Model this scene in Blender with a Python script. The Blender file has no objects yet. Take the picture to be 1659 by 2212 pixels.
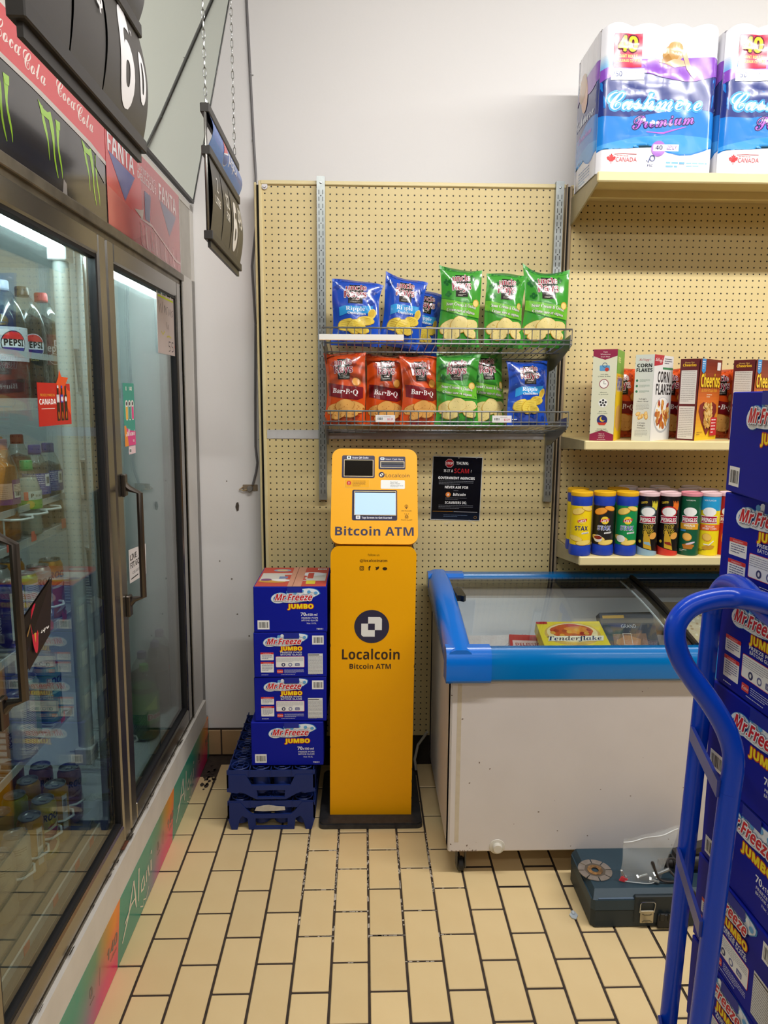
import bpy, bmesh, math, random
from mathutils import Vector, Matrix
random.seed(7)
SC = bpy.context.scene
COL = SC.collection
# ---------------------------------------------------------------- camera
F_PX, W_PX, H_PX = 1567.97, 1659, 2212
cam_d = bpy.data.cameras.new('camera'); cam = bpy.data.objects.new('camera', cam_d); COL.objects.link(cam)
cam_d.sensor_fit = 'VERTICAL'; cam_d.sensor_height = 36.0; cam_d.lens = F_PX/H_PX*36.0; cam_d.clip_start = .05
cam.matrix_world = Matrix.Translation((.3836, -2.9979, 1.6077)) @ (Matrix.Rotation(-.0293, 4, 'Z') @ Matrix.Rotation(math.pi/2-.1565, 4, 'X') @ Matrix.Rotation(.0056, 4, 'Z'))
SC.camera = cam
# ---------------------------------------------------------------- world, lights, exposure
wd = bpy.data.worlds.new('world'); SC.world = wd; wd.use_nodes = True
wd.node_tree.nodes['Background'].inputs[0].default_value = (1, .97, .93, 1)
wd.node_tree.nodes['Background'].inputs[1].default_value = .3
SC.view_settings.view_transform = 'Standard'; SC.view_settings.look = 'None'
SC.view_settings.exposure = 0.0; SC.view_settings.gamma = 1.0; SC.view_settings.use_curve_mapping = False
SC.cycles.max_bounces = 10; SC.cycles.transparent_max_bounces = 24; SC.cycles.glossy_bounces = 5
SC.cycles.caustics_reflective = False; SC.cycles.caustics_refractive = False
CEIL = 3.42
def tube_light(x, y, power, lx=1.2, ly=.10, z=CEIL-.09, col=(1, .985, .96)):
    d = bpy.data.lights.new('ceiling_tube', 'AREA'); d.shape = 'RECTANGLE'; d.size = lx; d.size_y = ly; d.energy = power; d.color = col
    o = bpy.data.objects.new('ceiling_tube', d); COL.objects.link(o); o.location = (x, y, z); o.rotation_euler.x = .4
ROW_POWER = ((-1.75, 30), (-3.9, 7), (-5.4, 4), (-6.9, 4))
for ry, rp in ROW_POWER:
    for rx in (-.2, 1.1, 2.4, 3.7):
        tube_light(rx, ry, rp)
# ---------------------------------------------------------------- helpers
def lin(h):
    if not isinstance(h, str): return tuple(h)
    h = h.lstrip('#'); o = []
    for i in (0, 2, 4):
        c = int(h[i:i+2], 16)/255; o.append(c/12.92 if c <= .04045 else ((c+.055)/1.055)**2.4)
    return tuple(o)
MATS = {}
def M(name, col='#808080', rough=.5, metal=0.0, spec=.5, coat=0.0, nz=None, bump=None, emit=0.0, rnd=0.0, attr=False, alpha=1.0):
    """procedural principled material; nz=(scale, strength[, second colour]) colour mottling, bump=(scale, strength), rnd=per object value jitter"""
    if name in MATS: return MATS[name]
    m = bpy.data.materials.new(name); m.use_nodes = True; N = m.node_tree.nodes; L = m.node_tree.links
    b = N['Principled BSDF']; c = lin(col); b.inputs['Base Color'].default_value = (*c, 1)
    b.inputs['Roughness'].default_value = rough; b.inputs['Metallic'].default_value = metal
    b.inputs['Specular IOR Level'].default_value = spec; b.inputs['Coat Weight'].default_value = coat; b.inputs['Coat Roughness'].default_value = .08
    b.inputs['Alpha'].default_value = alpha
    src = None
    if attr:
        a = N.new('ShaderNodeAttribute'); a.attribute_name = 'Col'; src = a.outputs['Color']
    if nz or bump: tc = N.new('ShaderNodeTexCoord')
    if nz:
        t = N.new('ShaderNodeTexNoise'); t.inputs['Scale'].default_value = nz[0]; t.inputs['Detail'].default_value = 5
        L.new(tc.outputs['Object'], t.inputs['Vector'])
        r = N.new('ShaderNodeMapRange'); r.inputs['From Min'].default_value = .35; r.inputs['From Max'].default_value = .65
        L.new(t.outputs['Fac'], r.inputs['Value']); r.inputs['To Max'].default_value = nz[1]
        x = N.new('ShaderNodeMix'); x.data_type = 'RGBA'; L.new(r.outputs['Result'], x.inputs['Factor'])
        if src is None: x.inputs['A'].default_value = (*c, 1)
        else: L.new(src, x.inputs['A'])
        x.inputs['B'].default_value = (*lin(nz[2] if len(nz) > 2 else '#000000'), 1); src = x.outputs['Result']
    if rnd:
        oi = N.new('ShaderNodeObjectInfo'); hs = N.new('ShaderNodeHueSaturation'); mr = N.new('ShaderNodeMapRange')
        mr.inputs['To Min'].default_value = 1-rnd; mr.inputs['To Max'].default_value = 1+rnd
        L.new(oi.outputs['Random'], mr.inputs['Value']); L.new(mr.outputs['Result'], hs.inputs['Value'])
        if src is None: hs.inputs['Color'].default_value = (*c, 1)
        else: L.new(src, hs.inputs['Color'])
        src = hs.outputs['Color']
    if src is not None: L.new(src, b.inputs['Base Color'])
    if bump:
        t2 = N.new('ShaderNodeTexNoise'); t2.inputs['Scale'].default_value = bump[0]; t2.inputs['Detail'].default_value = 4
        L.new(tc.outputs['Object'], t2.inputs['Vector'])
        bp = N.new('ShaderNodeBump'); bp.inputs['Strength'].default_value = bump[1]; bp.inputs['Distance'].default_value = .002
        L.new(t2.outputs['Fac'], bp.inputs['Height']); L.new(bp.outputs['Normal'], b.inputs['Normal'])
    if emit:
        b.inputs['Emission Strength'].default_value = emit; b.inputs['Emission Color'].default_value = (*c, 1)
    MATS[name] = m; return m
def pane_mat(name, tint='#ffffff', base=.0, haze=0.0, hazecol='#e8eef0'):
    """a clear sheet: straight-through light plus Fresnel reflection (and a little diffuse haze)"""
    if name in MATS: return MATS[name]
    m = bpy.data.materials.new(name); m.use_nodes = True; N = m.node_tree.nodes; L = m.node_tree.links
    N.remove(N['Principled BSDF']); out = N['Material Output']
    tr = N.new('ShaderNodeBsdfTransparent'); tr.inputs[0].default_value = (*lin(tint), 1)
    gl = N.new('ShaderNodeBsdfGlossy'); gl.inputs['Roughness'].default_value = .0
    ge = N.new('ShaderNodeNewGeometry'); dt = N.new('ShaderNodeVectorMath'); dt.operation = 'DOT_PRODUCT'
    L.new(ge.outputs['Normal'], dt.inputs[0]); L.new(ge.outputs['Incoming'], dt.inputs[1])
    ab = N.new('ShaderNodeMath'); ab.operation = 'ABSOLUTE'; L.new(dt.outputs['Value'], ab.inputs[0])
    om = N.new('ShaderNodeMath'); om.operation = 'SUBTRACT'; om.inputs[0].default_value = 1; L.new(ab.outputs[0], om.inputs[1])
    pw = N.new('ShaderNodeMath'); pw.operation = 'POWER'; pw.inputs[1].default_value = 5; L.new(om.outputs[0], pw.inputs[0])
    ad = N.new('ShaderNodeMath'); ad.operation = 'MULTIPLY_ADD'; ad.use_clamp = True; L.new(pw.outputs[0], ad.inputs[0]); ad.inputs[1].default_value = .96; ad.inputs[2].default_value = .04+base
    mx = N.new('ShaderNodeMixShader'); L.new(ad.outputs[0], mx.inputs[0]); L.new(tr.outputs[0], mx.inputs[1]); L.new(gl.outputs[0], mx.inputs[2])
    last = mx.outputs[0]
    if haze:
        df = N.new('ShaderNodeBsdfDiffuse'); df.inputs[0].default_value = (*lin(hazecol), 1)
        m2 = N.new('ShaderNodeMixShader'); m2.inputs[0].default_value = haze; L.new(last, m2.inputs[1]); L.new(df.outputs[0], m2.inputs[2]); last = m2.outputs[0]
    L.new(last, out.inputs['Surface']); MATS[name] = m; return m
class G:
    """collects faces for ONE mesh"""
    def __init__(s): s.v = []; s.f = []; s.mi = []; s.sm = []
    def add(s, V, F, mi=0, sm=False):
        b = len(s.v); s.v += [tuple(p) for p in V]; s.f += [tuple(b+i for i in q) for q in F]; s.mi += [mi]*len(F); s.sm += [sm]*len(F); return s
    def box(s, x0, x1, y0, y1, z0, z1, mi=0, bev=0.0, seg=1):
        if bev:
            bm = bmesh.new(); bmesh.ops.create_cube(bm, size=1)
            for q in bm.verts: q.co = Vector(((x0+x1)/2+q.co.x*(x1-x0), (y0+y1)/2+q.co.y*(y1-y0), (z0+z1)/2+q.co.z*(z1-z0)))
            bmesh.ops.bevel(bm, geom=bm.edges[:], offset=bev, segments=seg, affect='EDGES', profile=.5)
            return s.bm(bm, mi, seg > 1)
        V = [(x, y, z) for z in (z0, z1) for y in (y0, y1) for x in (x0, x1)]
        return s.add(V, [(0, 2, 3, 1), (4, 5, 7, 6), (0, 1, 5, 4), (2, 6, 7, 3), (0, 4, 6, 2), (1, 3, 7, 5)], mi)
    def bm(s, bm, mi=0, sm=False, mtx=None):
        bm.verts.index_update()
        s.add([(mtx @ q.co if mtx else q.co)[:] for q in bm.verts], [[q.index for q in f.verts] for f in bm.faces], mi, sm); bm.free(); return s
    def tube(s, P, r, n=8, closed=False, mi=0, cap=True):
        P = [Vector(p) for p in P]; m = len(P); V = []; F = []; up = None
        for i, p in enumerate(P):
            if closed: t = P[(i+1) % m]-P[i-1]
            else: t = P[min(i+1, m-1)]-P[max(i-1, 0)]
            t.normalize()
            if up is None:
                up = Vector((0, 0, 1)) if abs(t.z) < .9 else Vector((1, 0, 0))
            a = t.cross(up)
            if a.length < 1e-6: a = t.orthogonal()
            a.normalize(); b = a.cross(t); b.normalize(); up = b
            rr = r[i] if isinstance(r, (list, tuple)) else r
            for k in range(n):
                q = 2*math.pi*k/n; V.append(p+a*(rr*math.cos(q))+b*(rr*math.sin(q)))
        for i in range(m if closed else m-1):
            j = (i+1) % m
            for k in range(n): F.append((i*n+k, i*n+(k+1) % n, j*n+(k+1) % n, j*n+k))
        s.add(V, F, mi, True)
        if cap and not closed:
            b0 = len(s.v)-len(V); s.f += [tuple(b0+k for k in range(n))[::-1], tuple(b0+(m-1)*n+k for k in range(n))]; s.mi += [mi]*2; s.sm += [False]*2
        return s
    def lathe(s, prof, c=(0, 0, 0), n=24, mi=0, sm=True, axis='z', ry=1.0):
        V = []; F = []
        for r, z in prof:
            for k in range(n):
                q = 2*math.pi*k/n; x, y = r*math.cos(q), r*math.sin(q)*ry
                V.append((c[0]+x, c[1]+y, c[2]+z) if axis == 'z' else ((c[0]+z, c[1]+x, c[2]+y) if axis == 'x' else (c[0]+x, c[1]+z, c[2]-y)))
        for i in range(len(prof)-1):
            for k in range(n): F.append((i*n+k, i*n+(k+1) % n, (i+1)*n+(k+1) % n, (i+1)*n+k))
        return s.add(V, F, mi, sm)
    def prism(s, poly, axis, a0, a1, mi=0, sm=False):
        n = len(poly); f = {'x': lambda p, a: (a, p[0], p[1]), 'y': lambda p, a: (p[0], a, p[1]), 'z': lambda p, a: (p[0], p[1], a)}[axis]
        V = [f(p, a0) for p in poly]+[f(p, a1) for p in poly]
        s.add(V, [tuple(range(n)), tuple(range(2*n-1, n-1, -1))], mi)
        return s.add(V, [(i, (i+1) % n, n+(i+1) % n, n+i) for i in range(n)], mi, sm)
    def surf(s, fn, nu, nv, mi=0, sm=True):
        V = [fn(i/nu, j/nv) for j in range(nv+1) for i in range(nu+1)]
        return s.add(V, [(j*(nu+1)+i, j*(nu+1)+i+1, (j+1)*(nu+1)+i+1, (j+1)*(nu+1)+i) for j in range(nv) for i in range(nu)], mi, sm)
    def build(s, name, mats, parent=None, loc=None, rz=0.0, fix=True):
        me = bpy.data.meshes.new(name); me.from_pydata(s.v, [], s.f)
        for m in (mats if isinstance(mats, (list, tuple)) else [mats]): me.materials.append(m)
        me.polygons.foreach_set('material_index', s.mi); me.polygons.foreach_set('use_smooth', s.sm); me.update()
        if fix:
            bm = bmesh.new(); bm.from_mesh(me); bmesh.ops.remove_doubles(bm, verts=bm.verts, dist=1e-5); bmesh.ops.recalc_face_normals(bm, faces=bm.faces)
            if any(s.sm):
                for e in bm.edges:
                    if len(e.link_faces) == 2 and e.calc_face_angle(0) > .7: e.smooth = False
            bm.to_mesh(me); bm.free()
        return link(name, me, parent, loc, rz)
def link(name, me, parent=None, loc=None, rz=0.0):
    o = bpy.data.objects.new(name, me); COL.objects.link(o)
    if parent: o.parent = parent
    if loc: o.location = loc
    if rz: o.rotation_euler.z = rz
    return o
def tag(o, label, cat=None, group=None, kind=None):
    if label: o['label'] = label
    if cat: o['category'] = cat
    if group: o['group'] = group
    if kind: o['kind'] = kind
    return o
def thing(name, label, cat, loc=(0, 0, 0), rz=0.0, group=None):
    o = bpy.data.objects.new(name, None); COL.objects.link(o); o.location = loc; o.rotation_euler.z = rz; o.empty_display_size = .05
    return tag(o, label, cat, group)
def copy_tree(o, parent=None):
    c = o.copy(); COL.objects.link(c); c.parent = parent
    for ch in list(o.children): copy_tree(ch, c)
    return c
def dup(root, label, loc, rz=None, group=None):
    c = copy_tree(root); c['label'] = label; c.location = loc
    if rz is not None: c.rotation_euler.z = rz
    if group: c['group'] = group
    return c
def struct(o): o['kind'] = 'structure'; return o
# ---- flat print: layered polygons with their own colour, laid on any surface
def script(s, base=0x1D4D0):
    return ''.join(chr(base+ord(c)-65) if 'A' <= c <= 'Z' else chr(base+26+ord(c)-97) if 'a' <= c <= 'z' else c for c in s)
def sans(s, bold):
    if s.startswith('~'): return s[1:]
    if any(ord(c) > 0x1D000 for c in s): return s
    b, d = (0x1D5D4, 0x1D7EC) if bold else (0x1D5A0, 0x1D7E2)
    return ''.join(chr(d+ord(c)-48) if '0' <= c <= '9' else c for c in script(s, b))
def serif(s): return script(s, 0x1D400)
def serifit(s): return script(s, 0x1D468)
TXT = {}
def glyphs(s, bold=False, res=2):
    """outline-filled letters of a line as flat polygons (cached)"""
    s = sans(s, bold)
    if s not in TXT:
        c = bpy.data.curves.new('txt', 'FONT'); c.body = s; c.size = 1; c.resolution_u = res
        o = bpy.data.objects.new('txt', c); me = bpy.data.meshes.new_from_object(o)
        TXT[s] = ([(v.co.x, v.co.y) for v in me.vertices], [tuple(p.vertices) for p in me.polygons])
        bpy.data.objects.remove(o); bpy.data.curves.remove(c); bpy.data.meshes.remove(me)
    return TXT[s]
def fatten(V, F, q, n):
    """thicker lettering: copies shifted around a small circle"""
    if q <= 0: return V, F
    W = []; E = []; m = len(V)
    for k in range(n):
        a = 2*math.pi*k/n; dx, dy = q*math.cos(a), q*math.sin(a)
        W += [(x+dx, y+dy) for x, y in V]; E += [tuple(i+k*m for i in f) for f in F]
    return W, E
class Art:
    EPS = .00022
    def __init__(s): s.L = []
    def put(s, V, F, c, m=0):
        if not V: return s
        x0 = min(p[0] for p in V); x1 = max(p[0] for p in V); y0 = min(p[1] for p in V); y1 = max(p[1] for p in V); k = 1
        for b in s.L:
            if b[4] >= k and not (b[3][1] < x0 or b[3][0] > x1 or b[3][3] < y0 or b[3][2] > y1): k = b[4]+1
        s.L.append((V, F, lin(c), (x0, x1, y0, y1), k, m)); return s
    def poly(s, P, c): return s.put([tuple(p) for p in P], [tuple(range(len(P)))], c)
    def rect(s, x, y, w, h, c, r=0.0):
        if not r: return s.poly([(x, y), (x+w, y), (x+w, y+h), (x, y+h)], c)
        P = []
        for cx, cy, a in ((x+w-r, y+r, -90), (x+w-r, y+h-r, 0), (x+r, y+h-r, 90), (x+r, y+r, 180)):
            for k in range(5): t = math.radians(a+k*22.5); P.append((cx+r*math.cos(t), cy+r*math.sin(t)))
        return s.poly(P, c)
    def frame(s, x, y, w, h, t, c, r=0.0):
        s.rect(x, y, w, t, c); s.rect(x, y+h-t, w, t, c); s.rect(x, y+t, t, h-2*t, c); return s.rect(x+w-t, y+t, t, h-2*t, c)
    def ell(s, cx, cy, rx, ry, c, n=18, rot=0.0, wob=0.0):
        P = []; cr, sr = math.cos(rot), math.sin(rot)
        for k in range(n):
            t = 2*math.pi*k/n; q = 1+wob*math.sin(5*t+cx*90)+wob*.6*math.sin(9*t+cy*70); x, y = rx*q*math.cos(t), ry*q*math.sin(t)
            P.append((cx+x*cr-y*sr, cy+x*sr+y*cr))
        return s.poly(P, c)
    def ring(s, cx, cy, r, t, c, n=20):
        V = []; F = []
        for k in range(n):
            a = 2*math.pi*k/n; V += [(cx+r*math.cos(a), cy+r*math.sin(a)), (cx+(r-t)*math.cos(a), cy+(r-t)*math.sin(a))]
        for k in range(n): j = (k+1) % n; F.append((2*k, 2*j, 2*j+1, 2*k+1))
        return s.put(V, F, c)
    def stroke(s, P, w, c):
        """brush line through P; w a width or a list of widths"""
        V = []; F = []; P = [Vector(p) for p in P]
        for i, p in enumerate(P):
            t = (P[min(i+1, len(P)-1)]-P[max(i-1, 0)]); t = t.normalized() if t.length else Vector((1, 0)); ww = (w[i] if isinstance(w, (list, tuple)) else w)/2
            V += [(p.x-t.y*ww, p.y+t.x*ww), (p.x+t.y*ww, p.y-t.x*ww)]
        F = [(2*i, 2*i+1, 2*i+3, 2*i+2) for i in range(len(P)-1)]
        return s.put(V, F, c)
    def text(s, t, x, y, h, c, w=None, al='c', sh=0.0, bold=0.0, out=None, rot=0.0, arc=0.0, res=2, fn=None, yscale=1.0):
        """h: capital height; w: fit to this width; out=(colour, thickness/h) draws a thicker copy underneath"""
        if h < .0072 and ord(max(t)) < 0x1D000: t = '~'+t
        G0 = glyphs(t, bold >= .012, res)
        if not G0[0]: return s
        b0 = max(0.0, bold-.03); V0, F0 = fatten(*G0, b0, 4)
        xa = min(p[0] for p in V0); xb = max(p[0] for p in V0); k = h/.727; kx = (w/(xb-xa)) if w else k
        wid = (xb-xa)*kx; ox = {'c': -wid/2, 'l': 0, 'r': -wid}[al]; cr, sr = math.cos(rot), math.sin(rot)
        def tr(V):
            o = []
            for px, py in V:
                X = (px-xa)*kx+ox+py*k*sh; Y = py*k*yscale-arc*((X/(wid/2))**2 if wid else 0)*h
                X, Y = x+X*cr-Y*sr, y+X*sr+Y*cr
                o.append(fn(X, Y) if fn else (X, Y))
            return o
        if out:
            for oc, ot in (out if isinstance(out, list) else [out]):
                V1, F1 = fatten(*G0, b0+ot, 8); s.put(tr(V1), F1, oc, len(G0[0]))
        return s.put(tr(V0), F0, c, len(G0[0]))
    def bars(s, x, y, w, n, h, gap, c, seed=1):
        """rows of print too small to read"""
        rr = random.Random(seed)
        for i in range(n):
            q = 0.0; yy = y-i*gap; lim = w*(1 if i < n-1 else .6)
            while q < lim-h:
                l = min(rr.uniform(1.5, 6)*h, lim-q); s.rect(x+q, yy, l, h, c); q += l+h*.7
        return s
    def barcode(s, x, y, w, h, seed=3):
        s.rect(x, y, w, h, '#f4f4f2'); rr = random.Random(seed); q = w*.1
        while q < w*.88:
            b = rr.choice((.018, .03, .045))*w; s.rect(x+q, y+h*.16, b, h*.66, '#15151a'); q += b+rr.choice((.02, .03, .05))*w
        return s
    def chips(s, x, y, w, h, n, seed, c1='#f0cf58', c2='#e3b23a', spk=None):
        rr = random.Random(seed)
        for i in range(n):
            cx, cy = x+rr.random()*w, y+rr.random()*h; a = rr.uniform(0, 3); q = rr.uniform(.8, 1.15)
            s.ell(cx, cy, .030*q, .022*q, c2, 14, a, .03); s.ell(cx+.001, cy+.001, .027*q, .0195*q, c1, 14, a, .03)
            if spk:
                for _ in range(5): s.ell(cx+rr.uniform(-.016, .016), cy+rr.uniform(-.01, .01), .0011, .0011, spk, 5)
        return s
    def build(s, name, parent, fn, mat, step=None, clip=None, loc=None):
        bm = bmesh.new(); lk = bm.verts.layers.float.new('k'); lc = bm.faces.layers.int.new('c'); cols = []
        for V, F, c, bb, k, m in s.L:
            if c not in cols: cols.append(c)
            ci = cols.index(c); vs = [bm.verts.new((p[0], p[1], 0)) for p in V]
            for i, q in enumerate(vs): q[lk] = k+(.1*(i//m) if m else 0)   # shifted copies never share a plane
            for f in F:
                try: fc = bm.faces.new([vs[i] for i in f]); fc[lc] = ci
                except ValueError: pass
        if clip:
            for co, no in (((clip[0], 0, 0), (-1, 0, 0)), ((clip[1], 0, 0), (1, 0, 0)), ((0, clip[2], 0), (0, -1, 0)), ((0, clip[3], 0), (0, 1, 0))):
                bmesh.ops.bisect_plane(bm, geom=bm.verts[:]+bm.edges[:]+bm.faces[:], plane_co=co, plane_no=no, clear_outer=True)
        if step and bm.verts:
            big = [f for f in bm.faces if len(f.verts) > 4]
            if big: bmesh.ops.triangulate(bm, faces=big)
            for ax in (0, 1):
                if not step[ax]: continue
                lo = min(q.co[ax] for q in bm.verts); hi = max(q.co[ax] for q in bm.verts); g = math.ceil(lo/step[ax])*step[ax]
                while g < hi:
                    no = (1, 0, 0) if ax == 0 else (0, 1, 0); co = (g, 0, 0) if ax == 0 else (0, g, 0)
                    bmesh.ops.bisect_plane(bm, geom=bm.verts[:]+bm.edges[:]+bm.faces[:], plane_co=co, plane_no=no, dist=1e-6); g += step[ax]
        for q in bm.verts: q.co = fn(q.co.x, q.co.y, q[lk]*s.EPS)
        fcol = [cols[f[lc]] for f in bm.faces]; nl = [len(f.verts) for f in bm.faces]
        me = bpy.data.meshes.new(name); bm.to_mesh(me); bm.free()
        at = me.color_attributes.new('Col', 'FLOAT_COLOR', 'CORNER'); buf = []
        for c, n in zip(fcol, nl): buf += [*c, 1.0]*n
        at.data.foreach_set('color', buf); me.materials.append(mat)
        if step: me.polygons.foreach_set('use_smooth', [True]*len(me.polygons))
        return link(name, me, parent, loc)
PR_CARD = M('print_card', rough=.45, spec=.4, attr=True)
PR_GLOSS = M('print_gloss', rough=.22, spec=.5, attr=True)
PR_FILM = M('print_film', rough=.16, spec=.6, attr=True, coat=.5)
PR_MATTE = M('print_matte', rough=.75, spec=.25, attr=True)
def onY(x0, y, z0): return lambda u, v, o: (x0+u, y-o, z0+v)          # faces -y
def onX(x, y0, z0): return lambda u, v, o: (x+o, y0+u, z0+v)          # faces +x, reads along +y
# ================================================================ setting
WY = .112
m_wall = M('wall_paint', '#e6e4e3', .7, nz=(3, .06, '#cfccc9'), bump=(60, .15))
m_grout = M('grout', '#30261f', .9, nz=(30, .5, '#4a3c33'))
m_tile = M('floor_tile', '#e0c695', .32, spec=.4, nz=(7, .18, '#cdac76'), rnd=.05, bump=(25, .05))
m_bt = M('base_tile', '#b99a72', .4, nz=(9, .4, '#9a7b55'), rnd=.05)
fl = struct(G().box(-1.3, 6, -9, WY, -.06, -.0035).build('floor', m_grout))
TA, TB, JX, JY = .108, .2102, .0074, .0078
tg = G().box(-TA/2+JX/2, TA/2-JX/2, -TB/2+JY/2, TB/2-JY/2, -.02, 0, bev=.0018)
tile0 = None; far = G(); cnt = 0
for i in range(-14, 52):
    for j in range(-7, 37):
        cx = .2942+(i+.5)*TA; cy = -1.1317-(j+(.5 if i % 2 else 0)-.5)*TB
        if not (-1.28 < cx-TA/2 and cx+TA/2 < 5.98 and -8.9 < cy-TB/2 and cy+TB/2 < WY+.0): continue
        if -.35 < cx < 1.28 and -2.32 < cy and cnt < 300 and not (cx > .72 and cy > -.72):
            if tile0 is None: tile0 = tg.build('tile', m_tile, fl); t = tile0
            else: t = tile0.copy(); COL.objects.link(t)
            t.location = (cx, cy, random.uniform(-.0006, .0002)); cnt += 1
        else:
            far.add([(cx+a*(TA-JX)/2, cy+b*(TB-JY)/2, 0) for a, b in ((-1, -1), (1, -1), (1, 1), (-1, 1))], [(0, 1, 2, 3)])
tag(far.build('tile_field', m_tile, fl), None, None, None, 'stuff')
struct(G().box(-1.3, 6, WY, WY+.15, -.06, CEIL).build('wall_back', m_wall))
struct(G().box(-1.4, -1.25, -9, WY, -.06, CEIL).build('wall_left', m_wall))
struct(G().box(6, 6.15, -9, WY, -.06, CEIL).build('wall_right', M('wall_goods', '#5a534c', .8)))
struct(G().box(-1.3, 6, -9.15, -9, -.06, CEIL).build('wall_front', M('wall_goods', '#5a534c', .8)))
struct(G().box(-1.3, 6, -9, WY, CEIL, CEIL+.1).build('ceiling', M('ceiling_board', '#c9c6c0', .8)))
bb = struct(G().box(-.33, 6, WY-.008, WY, 0, .128).build('baseboard_back', m_grout))
b0 = None
for i in range(16):
    x0 = -.297+i*.108+.045-.108
    if x0+.102 < -.31: continue
    if b0 is None: b0 = G().box(0, .102, WY-.014, WY-.004, .006, .122, bev=.0015).build('tile', m_bt, bb); t = b0
    else: t = b0.copy(); COL.objects.link(t)
    t.location = (x0, 0, 0)
# pale cement smeared in the joints before the yellow machine
g = G(); rr = random.Random(21)
for k in range(260):
    i = rr.randint(-1, 3); x = .2942+i*TA+rr.uniform(-.0028, .0028); y = -.50-abs(rr.gauss(0, .22)); q = rr.uniform(.002, .011); w = rr.uniform(.0012, .003)
    if y < -1.1: continue
    if rr.random() < .25: x, y, q, w = .2942+(i+rr.random())*TA, -1.1317+TB*(rr.randint(0, 2)+(0 if i % 2 == 0 else .5)), rr.uniform(.001, .0025), rr.uniform(.003, .009)
    g.add([(x-w, y-q, -.0022), (x+w, y-q*.8, -.0022), (x+w*.8, y+q, -.0022), (x-w, y+q*.7, -.0022)], [(0, 1, 2, 3)])
tag(g.build('joint_cement', M('cement_pale', '#b9aea0', .9), fl), None, None, None, 'stuff')
# marks on floor: dark scuffed patch by the cooler, scrap of clear plastic
g = G(); rr = random.Random(5)
for _ in range(26): 
    x, y, q = -.275+rr.gauss(0, .012), -.10+rr.gauss(0, .045), rr.uniform(.004, .011)
    g.add([(x+q*math.cos(a)*rr.uniform(.6, 1.2), y+q*1.8*math.sin(a)*rr.uniform(.6, 1.2), .0012) for a in (0, 1, 2.1, 3.1, 4.2, 5.2)], [tuple(range(6))])
tag(g.build('floor_grime', M('grime', '#3a2f28', .9)), 'dark patch of grime on the tiles at the foot of the cooler', 'dirt', kind='stuff')
g = G(); P = [(-.012, 0), (0, .016), (.010, .012), (.014, -.004), (.004, -.02), (-.008, -.014)]
g.prism(P, 'z', .001, .004); g.box(-.004, .006, -.002, .012, .003, .010, bev=.002)
o = g.build('plastic_scrap', M('scrap', '#c9d3dc', .2, alpha=.75)); o.location = (1.046, -.957, .0005); tag(o, 'small torn scrap of clear plastic on the floor left of the tool case', 'litter')
# wall cable and its outlet
g = G().tube([(-.071, WY-.006, CEIL-.01), (-.069, WY-.006, 3.1), (-.062, WY-.007, 2.88), (-.054, WY-.006, 2.625), (-.047, WY-.012, 2.48), (-.050, WY-.012, 2.3), (-.071, WY-.008, 2.136), (-.062, WY-.007, 1.906), (-.070, WY-.006, 1.6), (-.073, WY-.006, 1.4), (-.066, WY-.01, 1.33), (-.072, WY-.012, 1.29), (-.088, WY-.008, 1.235)], .005, 8)
cb = thing('wall_cable', 'thin grey cable running down the white back wall beside the pegboard', 'cable', (-.071, WY, CEIL))
o = g.build('cord', M('cable_grey', '#6d6a6c', .5), cb); o.location = (.071, -WY, -CEIL)
g = G()
for z in (2.86, 2.62, 1.9, 1.43): G().tube([(-.071+(.008 if z > 2.7 else .012), WY-.002, z), (-.06, WY-.013, z), (-.05, WY-.002, z)], .0015, 5).build('cable_clip', M('steel', '#b8bcbe', .3, .9), cb).location = (.071, -WY, -CEIL)
jb = thing('wall_socket', 'broken wall outlet with frayed cable end beside the pegboard edge', 'outlet', (-.10, WY, 1.222))
G().box(-.032, .032, -.004, 0, -.014, .014, bev=.002).build('hole_edge', M('rough_plaster', '#8d7c66', .9), jb)
G().lathe([(.0, -.022), (.010, -.022), (.013, -.016), (.013, -.004)], (0, 0, -.004), 12, axis='y').build('plug', M('plug_grey', '#77736d', .5), jb)
g = G().tube([(-.03, -.006, .004), (-.045, -.008, -.006), (-.028, -.01, -.012), (-.01, -.012, -.006)], .003, 6); g.build('wire', M('wire_tan', '#b59d77', .6), jb)
w2 = G().prism([(-.008, 0), (-.004, .018), (.004, .02), (.007, .006), (.005, -.015), (-.003, -.018)], 'y', WY-.003, WY-.0005)
o = w2.build('wall_gouge', M('gouge', '#4a4038', .9)); o.location = (-.157, 0, 1.139); tag(o, 'small dark gouge in the white wall below the outlet', 'hole')
g = G(); 
for x, y, q in ((-.19, .82, .004), (-.24, .9, .003), (-.17, .66, .0035), (-.12, .56, .004), (-.2, 1.25, .003)): g.lathe([(0, -.0012), (q, -.001), (q, 0)], (x, WY-.0002, y), 7, axis='y')
tag(g.build('wall_scuffs', M('scuff', '#7d776e', .9)), 'tiny grey scuffs on the white wall behind the box stack', 'marks', kind='stuff')
# tilted mirror above the cooler
mt = math.atan2(.170, .77)
mr = thing('security_mirror', 'long mirror tilted out above the beverage cooler', 'mirror', (-.300, WY-.02, 2.372)); mr.rotation_euler.y = mt
m_mir = M('mirror_glass', '#dfe8dc', .0, 1.0)
m_blk = M('black_trim', '#1c1a1b', .4)
G().box(-.012, -.001, -2.6, 0, .012, .985).build('backing', M('mirror_back', '#444444', .7), mr)
G().box(-.001, 0, -2.6, 0, .012, .985).build('glass', m_mir, mr)
G().box(-.014, .004, -2.6, 0, 0, .010).build('trim', m_blk, mr)
G().box(-.014, .002, -.002, .005, 0, .985).build('trim', m_blk, mr)
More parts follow.
